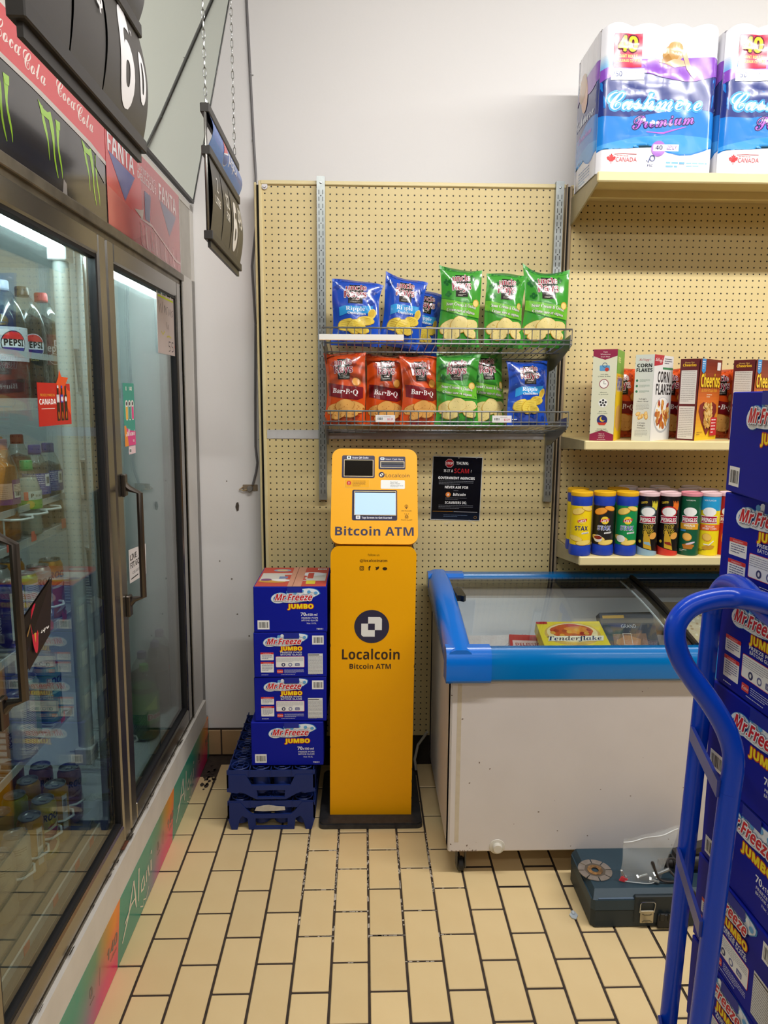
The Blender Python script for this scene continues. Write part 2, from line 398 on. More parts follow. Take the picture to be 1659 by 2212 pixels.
# ================================================================ pegboard wall units
def peg_mat(name, ox, oz, col='#e0cd98'):
    m = bpy.data.materials.new(name); m.use_nodes = True; N = m.node_tree.nodes; L = m.node_tree.links; b = N['Principled BSDF']
    b.inputs['Roughness'].default_value = .5
    tc = N.new('ShaderNodeTexCoord'); sp = N.new('ShaderNodeSeparateXYZ'); L.new(tc.outputs['Object'], sp.inputs[0]); sq = []
    for ax, off in (('X', ox), ('Z', oz)):
        a = N.new('ShaderNodeMath'); a.operation = 'SUBTRACT'; L.new(sp.outputs[ax], a.inputs[0]); a.inputs[1].default_value = off-.0127
        f = N.new('ShaderNodeMath'); f.operation = 'FLOORED_MODULO'; L.new(a.outputs[0], f.inputs[0]); f.inputs[1].default_value = .0254
        c = N.new('ShaderNodeMath'); c.operation = 'SUBTRACT'; L.new(f.outputs[0], c.inputs[0]); c.inputs[1].default_value = .0127
        p = N.new('ShaderNodeMath'); p.operation = 'MULTIPLY'; L.new(c.outputs[0], p.inputs[0]); L.new(c.outputs[0], p.inputs[1]); sq.append(p)
    s = N.new('ShaderNodeMath'); s.operation = 'ADD'; L.new(sq[0].outputs[0], s.inputs[0]); L.new(sq[1].outputs[0], s.inputs[1])
    r = N.new('ShaderNodeMath'); r.operation = 'SQRT'; L.new(s.outputs[0], r.inputs[0])
    mr_ = N.new('ShaderNodeMapRange'); mr_.inputs['From Min'].default_value = .0026; mr_.inputs['From Max'].default_value = .0034; L.new(r.outputs[0], mr_.inputs['Value'])
    nz = N.new('ShaderNodeTexNoise'); nz.inputs['Scale'].default_value = 6; L.new(tc.outputs['Object'], nz.inputs['Vector'])
    mc = N.new('ShaderNodeMix'); mc.data_type = 'RGBA'; mc.inputs['A'].default_value = (*lin(col), 1); mc.inputs['B'].default_value = (*lin('#d0bb82'), 1); L.new(nz.outputs['Fac'], mc.inputs['Factor'])
    mx = N.new('ShaderNodeMix'); mx.data_type = 'RGBA'; mx.inputs['A'].default_value = (.006, .005, .004, 1); L.new(mc.outputs['Result'], mx.inputs['B']); L.new(mr_.outputs['Result'], mx.inputs['Factor'])
    L.new(mx.outputs['Result'], b.inputs['Base Color'])
    bp = N.new('ShaderNodeBump'); bp.inputs['Strength'].default_value = .6; bp.inputs['Distance'].default_value = .003; L.new(mr_.outputs['Result'], bp.inputs['Height']); L.new(bp.outputs['Normal'], b.inputs['Normal'])
    return m
m_cream = M('cream_enamel', '#d9c690', .42, nz=(8, .12, '#c2ad74'))
m_cream2 = M('cream_edge', '#e3d3a0', .4, nz=(20, .15, '#c9b685'))
m_up = M('upright_brown', '#a8957a', .45)
m_dark = M('slot_dark', '#0b0a0a', .8)
m_galv = M('galvanised', '#a3a8a7', .35, .7, nz=(40, .3, '#7c8180'))
m_steel = M('bright_steel', '#c6c8ca', .22, .95)
u1 = thing('pegboard_unit', 'cream pegboard wall unit carrying the chip baskets behind the yellow machine', 'pegboard', (-.03, 0, .14))
def at(o, root): o.location = tuple(-c for c in root.location); return o
def part(g, name, m, root, **k): return at(g.build(name, m, root, **k), root)
part(G().box(-.012, 1.176, 0, .006, 1.458, 2.432), 'upper_panel', peg_mat('peg_a', 0, 2.4156), u1)
part(G().box(-.012, 1.176, 0, .006, .14, 1.456), 'lower_panel', peg_mat('peg_b', .0012, 1.1789), u1)
part(G().box(-.016, 1.18, -.008, .004, 2.422, 2.438, bev=.003), 'top_rail', m_cream2, u1)
part(G().box(-.024, -.011, -.006, .035, .0, 2.437, bev=.002).box(-.045, -.036, .02, .05, .0, 2.437, bev=.002), 'end_upright', m_cream2, u1)
part(G().box(-.037, -.023, .028, .05, 0, 2.43), 'upright_slot', m_dark, u1)
part(G().box(-.01, 1.176, .006, .05, 0, .14), 'kick_panel', M('kick_dark', '#2a241e', .8), u1)
part(G().box(-.009, 1.13, -.0025, 0, 1.439, 1.475), 'label_strip', M('strip_white', '#c4c1bf', .4, nz=(30, .2, '#9a9896')), u1)
part(G().lathe([(0, -.012), (.0055, -.012), (.0055, -.006), (.012, -.006), (.0125, -.001)], (0, 0, 2.4156), 16, axis='y'), 'washer_bolt', M('washer', '#c9c4c6', .4, .3), u1)
def standard(x, z0, z1, lean=0):
    st = G().box(x-.016, x-.0135, -.022, 0, z0, z1).box(x+.0135, x+.016, -.022, 0, z0, z1).box(x-.016, x+.016, -.024, -.0215, z0, z1)
    o = part(st, 'slotted_standard', m_galv, u1)
    s = G(); z = z1-.05; k = 0
    while z > z0+.03:
        for dx in (-.0075, .0075): s.box(x+dx-.0012, x+dx+.0012, -.0243, -.0238, z-.0165, z)
        if k % 2: s.lathe([(0, -.0003), (.0024, -.0002), (.0024, 0)], (x, -.024, z+.004), 8, axis='y')
        z -= .0254; k += 1
    q = s.build('slots', m_dark, o); q['kind'] = 'stuff'
    G().lathe([(0, -.028), (.004, -.027), (.005, -.024)], (x, 0, z1-.024), 10, axis='y').build('screw', m_steel, o)
standard(.219, 1.189, 2.45); standard(1.152, 1.182, 2.444)
u2 = thing('gondola_shelving', 'cream shelving bay with pegboard back right of the chip baskets', 'shelving', (1.19, 0, 0))
part(G().box(1.200, 2.45, 0, .006, 1.40, 2.43), 'upper_panel', peg_mat('peg_c', 1.220, 2.335), u2)
part(G().box(1.200, 2.45, 0, .006, .14, 1.398), 'lower_panel', peg_mat('peg_d', 1.2115, 1.371), u2)
part(G().box(1.200, 2.45, -.008, .004, 2.42, 2.435, bev=.003), 'top_rail', m_cream2, u2)
part(G().box(1.182, 1.186, -.012, .04, 0, 2.437).box(1.195, 1.205, -.012, .04, 0, 2.43, bev=.002), 'upright', m_up, u2)
part(G().box(1.184, 1.196, -.002, .04, 0, 2.43), 'upright_slot', m_dark, u2)
def shelf(z, y1, tall):
    o = part(G().box(1.215, 2.45, y1+.012, -.004, z-.006, z), 'shelf', m_cream, u2)
    G().box(1.195, 2.45, y1, y1+.014, z-.031, z+.003, bev=.004).build('front_lip', m_cream2, o)
    br = [(y1+.012, z+.001), (y1+.012, z-.03), (-.1, z-tall*.85), (-.01, z-tall), (-.01, z+.001)]
    G().prism(br, 'x', 1.200, 1.206).build('bracket', M('bracket_grey', '#b7aa86', .45, nz=(20, .3, '#8d8266')), o)
    G().box(1.21, 2.45, -.16, -.14, z-.032, z-.006).build('stiffener', m_cream, o)
    return o
shelf(2.383, -.356, .10); shelf(1.452, -.356, .05); shelf(1.018, -.356, .07)
sp = thing('scam_poster', 'black warning poster taped to the pegboard beside the yellow machine', 'poster', (.77, -.002, 1.10)); sp.rotation_euler.y = .025
G().box(-.104, .104, 0, .001, 0, .268).build('sheet', M('poster_border', '#c9cac6', .35), sp)
A = Art(); A.rect(-.101, .003, .202, .262, '#0b0c0f'); A.rect(-.101, .003, .202, .03, '#141d2b')
A.poly([(-.034+.019*math.cos(math.radians(22.5+45*k)), .239+.019*math.sin(math.radians(22.5+45*k))) for k in range(8)], '#d9d9d9')
A.poly([(-.034+.0175*math.cos(math.radians(22.5+45*k)), .239+.0175*math.sin(math.radians(22.5+45*k))) for k in range(8)], '#b01f26')
A.text('STOP', -.034, .2335, .0105, '#ffffff', w=.028, bold=.02)
A.text('THINK:', .02, .234, .0125, '#ffffff', w=.052, bold=.015)
A.text('IS IT A', -.037, .2015, .012, '#ffffff', w=.039, bold=.015); A.text('SCAM', .018, .199, .019, '#c8282d', w=.062, bold=.03); A.text('?', .058, .203, .011, '#ffffff', bold=.02)
A.text('GOVERNMENT AGENCIES', -.002, .1725, .011, '#ffffff', w=.152, bold=.02); A.bars(-.075, .164, .145, 3, .0016, .0062, '#8d8f96', 2)
A.text('NEVER ASK FOR', 0, .134, .011, '#ffffff', w=.098, bold=.02); A.rect(-.012, .124, .02, .0014, '#8d8f96')
A.ell(-.034, .108, .0108, .0108, '#e5853a'); A.text('B', -.034, .1035, .009, '#ffffff', bold=.03, sh=.1); A.text('bitcoin', .012, .1035, .0115, '#ffffff', w=.052, sh=.2, bold=.02)
A.bars(-.045, .094, .09, 2, .0015, .0058, '#8d8f96', 3); A.text('SCAMMERS DO.', 0, .069, .0115, '#ffffff', w=.092, bold=.02)
A.bars(-.072, .062, .144, 3, .0016, .0062, '#8d8f96', 4); A.rect(-.096, .0355, .085, .0018, '#d99a45'); A.rect(-.008, .0355, .1, .0018, '#d8d8dc')
A.bars(-.05, .021, .1, 2, .0015, .006, '#7d93b4', 6); A.ring(.084, .014, .006, .0012, '#b7893f')
A.build('print', sp, onY(0, -.0004, 0), PR_GLOSS)
g = G()
for x, z, r in ((-.085, .272, .3), (.0, .275, 1.2), (.088, .272, -.6), (.07, -.006, .5), (-.03, -.012, -.4)):
    q = Matrix.Translation((x, -.001, z)) @ Matrix.Rotation(r, 4, 'Y'); G().add([(q @ Vector((a, 0, b)))[:] for a, b in ((-.016, -.004), (.016, -.004), (.016, .004), (-.016, .004))], [(0, 1, 2, 3)]).build('tape', M('clear_tape', '#e8e6dc', .1, alpha=.22), sp)
# ================================================================ beverage cooler
m_chrome = M('door_chrome', '#a09d98', .24, .95, nz=(4, .3, '#6b675f'))
m_alu = M('worn_aluminium', '#8f8778', .38, .85, nz=(14, .5, '#4c463e'))
m_house = M('housing_white', '#cfcbc5', .45, nz=(5, .12, '#a8a39b'))
m_in = M('cooler_lining', '#e9efee', .35)
m_glass = pane_mat('door_glass', '#f1f5f4', base=.02)
m_gask = M('gasket', '#141317', .6)
m_lamp = M('lit_tube', '#eafcff', .4, emit=48.0)
cl = thing('beverage_cooler', 'tall glass door beverage cooler with colourful banners along the left side', 'cooler', (-.3235, 0, 0)); cl.rotation_euler.y = .0078
Y0, Y1 = -1.86, .108
hs = G().box(-.84, -.80, Y0, Y1, .02, 2.362).box(-.84, 0, Y1-.05, Y1, 0, 2.362).box(-.84, 0, Y0, Y0+.04, 0, 2.362).box(-.84, 0, Y0, Y1, 2.34, 2.362)
hs.build('housing', m_house, cl)
G().box(-.80, -.05, Y0+.04, Y1-.05, .30, .335).box(-.80, -.05, Y0+.04, Y1-.05, 2.10, 2.13).box(-.79, -.04, Y1-.085, Y1-.05, .335, 2.1).box(-.79, -.04, Y0+.04, Y0+.05, .335, 2.1).build('lining', m_in, cl)
G().box(-.80, -.79, Y0+.04, Y1-.05, .335, 2.1).box(-.79, -.05, Y0+.05, -.95, .335, .338).build('rear_wall', M('lining_shaded', '#4d5250', .5), cl)  # dim interior painted into the colour of rear lining and near bay floor
G().box(-.09, -.005, -.93+.005, -.93+.04-.005, .30, 2.03).box(-.06, -.035, -.965, -.885, .335, 2.05).build('mullion', M('mullion_white', '#dfe3e2', .3), cl)
G().box(-.09, 0, -.125, Y1, .19, 2.07).build('corner_column', m_house, cl)
G().box(-.005, .004, -.125, -.108, .28, 2.05).build('edge_strip', m_chrome, cl)
G().box(-.09, -.002, Y0, -.12, 2.022, 2.062).box(-.09, .008, Y0, -.105, 2.04, 2.066, bev=.002).build('header_rail', m_alu, cl)
G().box(-.06, -.002, Y0, Y1, 2.064, 2.355).build('fascia_panel', M('fascia', '#b8b3aa', .5, nz=(9, .3, '#8e8a80')), cl)
G().box(-.09, .0, Y0, -.12, .272, .292).build('sill', m_alu, cl)
G().box(-.09, .012, Y0, .06, .186, .284).build('kick_band', M('kick_white', '#d5d0c8', .5, nz=(12, .2, '#aaa49a')), cl)
G().box(-.09, .008, Y0, WY-.004, .0, .19).build('kick_panel', M('kick_grey', '#9a968f', .6), cl)
g = G(); rr = random.Random(2)
for _ in range(60):
    y = rr.uniform(-1.75, -.2); q = rr.uniform(.002, .02); x = rr.uniform(-.002, .008); w = rr.uniform(.0006, .002); g.add([(x-w, y-q, .2926), (x+w, y-q*.7, .2926), (x+w*.7, y+q, .2926), (x-w, y+q*.6, .2926)], [(0, 1, 2, 3)])
for y0, y1 in ((-1.03, -.985),): g.box(-.004, .006, y0, y1, .2922, .2945, 1)
g.build('sill_dirt', [M('sill_grime', '#3a332c', .9), M('rust', '#5e3420', .9)], cl)['kind'] = 'stuff'
def door(y0, y1, handle_y, hz0, hz1, name='door'):
    z0, z1, w = .296, 2.028, .055
    d = G()
    d.box(-.045, 0, y0, y0+w, z0, z1, bev=.005).box(-.045, 0, y1-w, y1, z0, z1, bev=.005).box(-.045, 0, y0+w, y1-w, z0, z0+.058, bev=.005).box(-.045, 0, y0+w, y1-w, z1-w, z1, bev=.005)
    o = d.build(name, m_chrome, cl)
    a, b = y0+w, y1-w; gz0, gz1 = z0+.058, z1-w
    gk = G()
    for p in ((a, a+.009, gz0, gz1), (b-.009, b, gz0, gz1), (a, b, gz0, gz0+.009), (a, b, gz1-.009, gz1)): gk.box(-.03, -.006, *p)
    gk.build('gasket', m_gask, o)
    G().box(-.020, -.0155, a, b, gz0, gz1).build('glass_pane', m_glass, o)
    G().box(-.042, -.0375, a, b, gz0, gz1).build('glass_pane', m_glass, o)
    h = G().tube([(.001, handle_y, hz1+.03), (.02, handle_y, hz1+.012), (.048, handle_y, hz1), (.048, handle_y, hz0), (.02, handle_y, hz0-.008), (.001, handle_y, hz0-.03)], .0095, 8)
    h.box(-.001, .012, handle_y-.016, handle_y+.012, hz1-.01, hz1+.055, bev=.003).box(-.001, .012, handle_y-.016, handle_y+.012, hz0-.06, hz0+.005, bev=.003)
    h.build('handle', M('handle_dark', '#57504a', .28, .8), o)
    return o
dR = door(-.935, -.138, -.888, 1.02, 1.33)
dL = door(-1.775, -.944, -1.655, 1.03, 1.335)
# interior fittings
lamp = G()
for ya, yb in ((-1.80, -1.03), (-.86, -.06)):
    G().box(-.115, -.055, ya, yb, 2.004, 2.05).build('lamp_housing', m_in, cl)
    G().tube([(-.085, ya+.02, 1.985), (-.085, yb-.02, 1.985)], .016, 10).build('lamp_tube', m_lamp, cl)
G().tube([(-.105, -.985, .60), (-.105, -.985, 1.955)], .021, 14).build('mullion_lamp', M('unlit_tube', '#d6dcd8', .2), cl)
G().box(-.13, -.08, -1.012, -.958, 1.955, 2.0, bev=.003).box(-.13, -.08, -1.012, -.958, .55, .60, bev=.003).build('lamp_socket', M('socket_white', '#eceeee', .35), cl)
m_wire = M('shelf_wire', '#d4d7d6', .3, .3)
def shelfset(z, y0, y1, xf=-.15, lip=.03, rail=None, tags=()):
    """wire shelf of the cooler: rods, clear front lip, optional guard rail, orange price tags"""
    s = G()
    for k in range(int((y1-y0)/.035)+1): s.box(-.76, xf, y0+k*.035-.002, y0+k*.035+.002, z-.008, z-.003)
    for x in (-.74, -.45, xf): s.box(x-.003, x+.003, y0, y1, z-.012, z-.005)
    o = s.build('shelf', m_wire, cl)
    G().box(xf+.002, xf+.006, y0, y1, z-.02, z+lip).build('price_rail', M('rail_clear', '#e4e8e6', .25, alpha=.55), o)
    if rail: G().box(xf+.0, xf+.004, y0, y1, z+rail, z+rail+.016).build('guard_rail', M('rail_clear', '#e4e8e6', .25), o)
    t = []
    for y in tags:
        c = G().box(xf+.0065, xf+.008, y-.013, y+.013, z-.012, z+.014).build('price_tag', M('tag_orange', '#ff7460', .6), o)
    return o
SA, SB, SCn, SD, SE = 1.590, 1.247, .985, .70, .337
shelfset(SA, -1.8, -.80, -.16, .01, .11); shelfset(SB, -1.8, -.86, -.16, .0, .07, (-.94, -1.13, -1.26)); shelfset(SCn, -1.8, -.90, -.16, .0, None, (-.97, -1.06)); shelfset(SD, -1.8, -.95, -.16, .0, None, (-1.02,))
# bottom price rail near the glass
o = G().box(-.075, -.07, -1.78, -1.0, .338, .362).build('price_rail', M('rail_white', '#c9cdc9', .4), cl)
for y in (-1.075, -1.18, -1.32, -1.48): G().box(-.0695, -.068, y-.014, y+.014, .340, .361).build('price_tag', M('tag_orange', '#ff7460', .6), o)
# white bottle organisers
def loops(y0, n, x=-.19, z=.40, pitch=.084, r=.036):
    g = G()
    for i in range(n):
        y = y0+i*pitch
        g.tube([(x-.10, y-r, z), (x, y-r, z), (x+.02, y-r*.8, z), (x+.034, y, z), (x+.02, y+r*.8, z), (x, y+r, z), (x-.10, y+r, z)], .0035, 6)
        g.tube([(x-.02, y-r, z), (x-.02, y-r, z-.055)], .003, 5)
    return g.build('bottle_divider', M('divider_white', '#dfe4e1', .4), cl)
loops(-1.29, 5, -.165, .41); loops(-.72, 3, -.13, .40); loops(-.60, 3, -.20, .40, .09)
loops(-1.19, 3, -.165, SCn+.05); loops(-1.2, 3, -.155, SB+.06)
for z in (1.62, 1.27, .98): shelfset(z, -.80, -.46, -.14, .01)
# decals
A = Art()
TOPZ, Z2 = 2.343, 2.232
A.rect(-1.85, 2.068, .935, .18, '#242224')
def claw(cx, ztop, h, col='#8fbf2c'):
    for dx, dy, hh, w in ((-.045, .0, .80, .014), (-.008, .0, 1.0, .018), (.030, -.012, .86, .015)):
        P = []; W = []
        for k in range(9):
            t = k/8; P.append((cx+dx+.030*t*(1 if dx < .02 else .5)+.004*math.sin(7*t+dx*60), ztop+dy-h*hh*t)); W.append(w*(1.05-t)**.7*(1+.25*math.sin(9*t+dx*40)))
        A.stroke(P, W, col)
    A.poly([(cx-.065, ztop+.006), (cx-.038, ztop-.004), (cx+.0, ztop-.004), (cx+.008, ztop-.018), (cx-.05, ztop-.018)], col)
    A.poly([(cx+.022, ztop-.004), (cx+.048, ztop-.002), (cx+.046, ztop-.02), (cx+.028, ztop-.022)], col)
for cx in (-1.76, -1.50, -1.26, -1.02): claw(cx, 2.222, .128)
A.poly([(-1.85, 2.250), (-1.30, 2.247), (-1.02, 2.238), (-.915, 2.225), (-.915, TOPZ), (-1.85, TOPZ)], '#c9303a')
A.poly([(-1.85, 2.243), (-1.35, 2.24), (-1.05, 2.228), (-.915, 2.216), (-.915, 2.226), (-1.02, 2.240), (-1.30, 2.250), (-1.85, 2.254)], '#b9b0aa')
for cx in (-1.62, -1.395, -1.115):
    A.text(script('Coca'), cx-.055, 2.278, .042, '#e9d9d2', w=.105, bold=.01); A.text('\u00b7', cx+.0, 2.283, .03, '#e9d9d2'); A.text(script('Cola'), cx+.062, 2.268, .042, '#e9d9d2', w=.105, bold=.01)
A.poly([(-.995, 2.19), (-.93, 2.165), (-.925, 2.21), (-.99, 2.225)], '#6d6a70')
A.rect(-1.19, 2.070, .16, .022, '#17161a'); A.poly([(-1.215, 2.069), (-1.19, 2.069), (-1.19, 2.094), (-1.207, 2.101)], '#868280')
R1, R2 = '#b03a44', '#c8202f'
A.rect(-.915, 2.068, .79, .275, R1)
A.poly([(-.915, 2.16), (-.60, 2.145), (-.60, 2.335), (-.915, 2.335)], R2)
A.poly([(-.915, 2.07), (-.70, 2.07), (-.55, 2.12), (-.62, 2.15), (-.915, 2.17)], '#c24a52')
A.poly([(-.895, 2.262), (-.665, 2.255), (-.765, 2.165)], '#2c2f8e'); A.text('FANTA', -.785, 2.262, .052, '#e9e6ea', w=.23, bold=.03, yscale=1.05)
A.poly([(-.57, 2.16), (-.52, 2.16), (-.50, 2.245), (-.57, 2.245)], '#34336f')
A.text('DRIPPING', -.535, 2.292, .018, '#c9a6a8', w=.19, bold=.02); A.text('DELICIOUS', -.535, 2.266, .022, '#d3bdbd', w=.2, bold=.02)
A.poly([(-.395, 2.262), (-.175, 2.255), (-.278, 2.168)], '#4a466f'); A.text('FANTA', -.288, 2.262, .052, '#cfc4c4', w=.225, bold=.03, yscale=1.05)
for q in range(9):
    x = -.62+q*.055; A.poly([(x, 2.075), (x+.022, 2.07), (x+.006, 2.135), (x-.010, 2.14)], '#c98a8c' if q % 2 else '#a8323c')
A.stroke([(-.62, 2.15), (-.5, 2.155), (-.36, 2.13), (-.2, 2.10), (-.13, 2.10)], [.004, .008, .006, .01, .006], '#cfa9a8')
A.poly([(-.68, 2.165), (-.60, 2.15), (-.585, 2.185), (-.62, 2.175)], '#b7a59a')
A.rect(-.128, 2.07, .01, .27, '#a59e95')
A.build('banner', cl, onX(.0003, 0, 0), PR_FILM)
# kick banner: teal to orange and pink colour sweep, white brush lettering
def kickbanner():
    b = Art(); x0 = -1.86
    def alani(ox, oz, s):
        for P, w in (([(0, 0), (.05, .045), (.092, .11)], (.006, .01, .008)), ([(.092, .11), (.098, .05), (.1, .015)], (.008, .010, .006)), ([(.02, .04), (.07, .055), (.1, .05)], (.005, .006, .004)),
                     ([(.118, .018), (.125, .065), (.132, .115)], (.006, .009, .009)), ([(.165, .06), (.145, .05), (.142, .028), (.158, .022), (.168, .05), (.168, .022)], .0075),
                     ([(.182, .022), (.185, .06), (.185, .045), (.2, .062), (.205, .024)], .0075), ([(.222, .026), (.225, .062)], .008), ([(.228, .08), (.231, .09)], .009),
                     ([(.13, -.012), (.15, -.03), (.155, -.012), (.175, -.028), (.2, -.008)], .0035)):
            b.stroke([(ox+p[0]*s*1.28, oz+p[1]*s) for p in P], [q*s*1.15 for q in w] if isinstance(w, tuple) else w*s*1.15, '#e8e2d4')
    return b, alani
b, alani = kickbanner()
b.rect(-1.86, .004, 1.955, .184, '#2f8c78')
alani(-1.86, .045, 1.0); alani(-1.10, .045, 1.02); alani(-.49, .04, 1.0)
o = b.build('kick_lettering', cl, onX(.0132, 0, 0), PR_FILM)
me = o.data  # replace the plain ground by the colour sweep material
def sweep():
    m = bpy.data.materials.new('banner_sweep'); m.use_nodes = True; N = m.node_tree.nodes; L = m.node_tree.links; p = N['Principled BSDF']; p.inputs['Roughness'].default_value = .25
    tc = N.new('ShaderNodeTexCoord'); sx = N.new('ShaderNodeSeparateXYZ'); L.new(tc.outputs['Object'], sx.inputs[0])
    md = N.new('ShaderNodeMath'); md.operation = 'FLOORED_MODULO'; md.inputs[1].default_value = .60
    wv = N.new('ShaderNodeMath'); wv.operation = 'MULTIPLY_ADD'; wv.inputs[1].default_value = -.25; L.new(sx.outputs['Z'], wv.inputs[0]); wv.inputs[2].default_value = 0.0
    ad = N.new('ShaderNodeMath'); ad.operation = 'ADD'; L.new(sx.outputs['Y'], ad.inputs[0]); L.new(wv.outputs[0], ad.inputs[1])
    a2 = N.new('ShaderNodeMath'); a2.operation = 'ADD'; a2.inputs[1].default_value = 1.145; L.new(ad.outputs[0], a2.inputs[0]); L.new(a2.outputs[0], md.inputs[0])
    dv = N.new('ShaderNodeMath'); dv.operation = 'DIVIDE'; dv.inputs[1].default_value = .60; L.new(md.outputs[0], dv.inputs[0])
    def ramp(st):
        r = N.new('ShaderNodeValToRGB'); e = r.color_ramp.elements; e[0].position, e[0].color = st[0][0], (*lin(st[0][1]), 1); e[1].position, e[1].color = st[-1][0], (*lin(st[-1][1]), 1)
        for q, c in st[1:-1]: k = e.new(q); k.color = (*lin(c), 1)
        L.new(dv.outputs[0], r.inputs[0]); return r
    hi = ramp([(0, '#2f9580'), (.48, '#2f9580'), (.68, '#5f8f6d'), (.85, '#cf8a2a'), (.93, '#ef8a1e'), (.995, '#ee7a2a'), (1, '#2f9580')])
    lo = ramp([(0, '#2d8573'), (.40, '#2f8f7c'), (.58, '#77708f'), (.75, '#c43a7a'), (.90, '#e0246a'), (.995, '#dd2a60'), (1, '#2d8573')])
    mr_ = N.new('ShaderNodeMapRange'); mr_.inputs['From Min'].default_value = .04; mr_.inputs['From Max'].default_value = .15; L.new(sx.outputs['Z'], mr_.inputs['Value'])
    mx = N.new('ShaderNodeMix'); mx.data_type = 'RGBA'; L.new(mr_.outputs['Result'], mx.inputs['Factor']); L.new(lo.outputs[0], mx.inputs['A']); L.new(hi.outputs[0], mx.inputs['B'])
    L.new(mx.outputs['Result'], p.inputs['Base Color']); return m
b2 = Art(); b2.L = b.L[1:]
bpy.data.objects.remove(o)
G().box(.008, .0125, -1.86, .10, .003, .188).build('kick_banner', sweep(), cl)
for y in (-1.335, -.72, -.10):
    b2.text('0', y, .085, .030, '#251a44', bold=.03); b2.rect(y-.012, .072, .03, .003, '#251a44'); b2.text('140', y+.155, .085, .030, '#251a44', sh=.2, bold=.03, w=.085); b2.text('caffeine', y+.165, .066, .010, '#251a44')
    b2.stroke([(y+.055, .07), (y+.065, .115)], .002, '#4a3560')
b2.build('kick_lettering', cl, onX(.0128, 0, 0), PR_FILM)
# stickers on the glass
sk = G().box(-.0153, -.0148, -1.375, -1.197, 1.540, 1.636).build('poster_sticker', M('sticker_red', '#c3241f', .35), dL)
A = Art(); A.rect(-1.375, 1.540, .178, .096, '#c3241f'); A.poly([(-1.275, 1.636), (-1.262, 1.650), (-1.255, 1.668), (-1.245, 1.652), (-1.205, 1.65), (-1.225, 1.632), (-1.21, 1.62), (-1.197, 1.618), (-1.197, 1.56), (-1.23, 1.59)], '#e8531f')
A.text('CANADA', -1.325, 1.588, .0125, '#ffffff', w=.088, bold=.03); A.text('PROUDLY MADE IN', -1.325, 1.606, .006, '#f2b33a', w=.075, bold=.03); A.rect(-1.36, 1.578, .07, .0012, '#f2d8d0')
for k in range(3):
    x = -1.27+k*.022; A.rect(x-.008, 1.550, .016, .045, '#2b1712'); A.rect(x-.008, 1.592, .016, .018, ('#c8cbd2', '#3a3ea8', '#22201f')[k]); A.ell(x, 1.600, .006, .006, '#e8e8ee'); A.rect(x-.004, 1.610, .008, .016, '#2b1712'); A.rect(x-.004, 1.625, .008, .006, ('#dddddd', '#3a3ea8', '#443322')[k]); A.ell(x, 1.562, .003, .009, '#d9701f')
A.build('sticker_print', dL, onX(-.0146, 0, 0), PR_GLOSS)
A = Art(); A.rect(-.805, 1.458, .104, .188, '#2f9a88'); A.poly([(-.805, 1.458), (-.701, 1.458), (-.701, 1.50), (-.76, 1.505), (-.805, 1.52)], '#e23a86'); A.poly([(-.805, 1.458), (-.77, 1.458), (-.79, 1.52), (-.805, 1.52)], '#f0912c')
A.text('0', -.776, 1.624, .012, '#e8f4f0', bold=.02); A.text('140', -.735, 1.624, .012, '#e8f4f0', bold=.02)
for k, c in enumerate(('#eeb53c', '#2f9a88', '#e23a86')): A.rect(-.788+k*.028, 1.535, .022, .06, '#f0e9e6', .008); A.rect(-.786+k*.028, 1.538, .018, .038, c); A.ell(-.777+k*.028, 1.585, .006, .006, '#3a2a3a')
A.text(script('Alani'), -.752, 1.488, .026, '#ffffff', w=.085, bold=.02); A.text('NU', -.722, 1.468, .008, '#ffffff')
A.rect(-.772, 1.432, .066, .024, '#e8c9cf'); A.barcode(-.768, 1.436, .02, .014)
A.build('can_sticker', dR, onX(-.0146, 0, 0), PR_GLOSS)
A = Art(); A.poly([(-.815, 1.04), (-.645, 1.03), (-.64, 1.13), (-.815, 1.145)], '#ded9d9'); A.text('LIVE.', -.768, 1.108, .018, '#2a2526', w=.07, bold=.04); A.text('FIT.GO', -.758, 1.083, .018, '#2a2526', w=.09, bold=.04); A.text('CELSIUS', -.75, 1.062, .008, '#3a3536', w=.07); A.rect(-.8, 1.048, .07, .004, '#2a2526')
A.ell(-.672, 1.10, .014, .022, '#b9c4ee'); A.ell(-.67, 1.065, .014, .02, '#e8a13c')
A.build('drink_sticker', dR, onX(-.0146, 0, 0), PR_GLOSS)
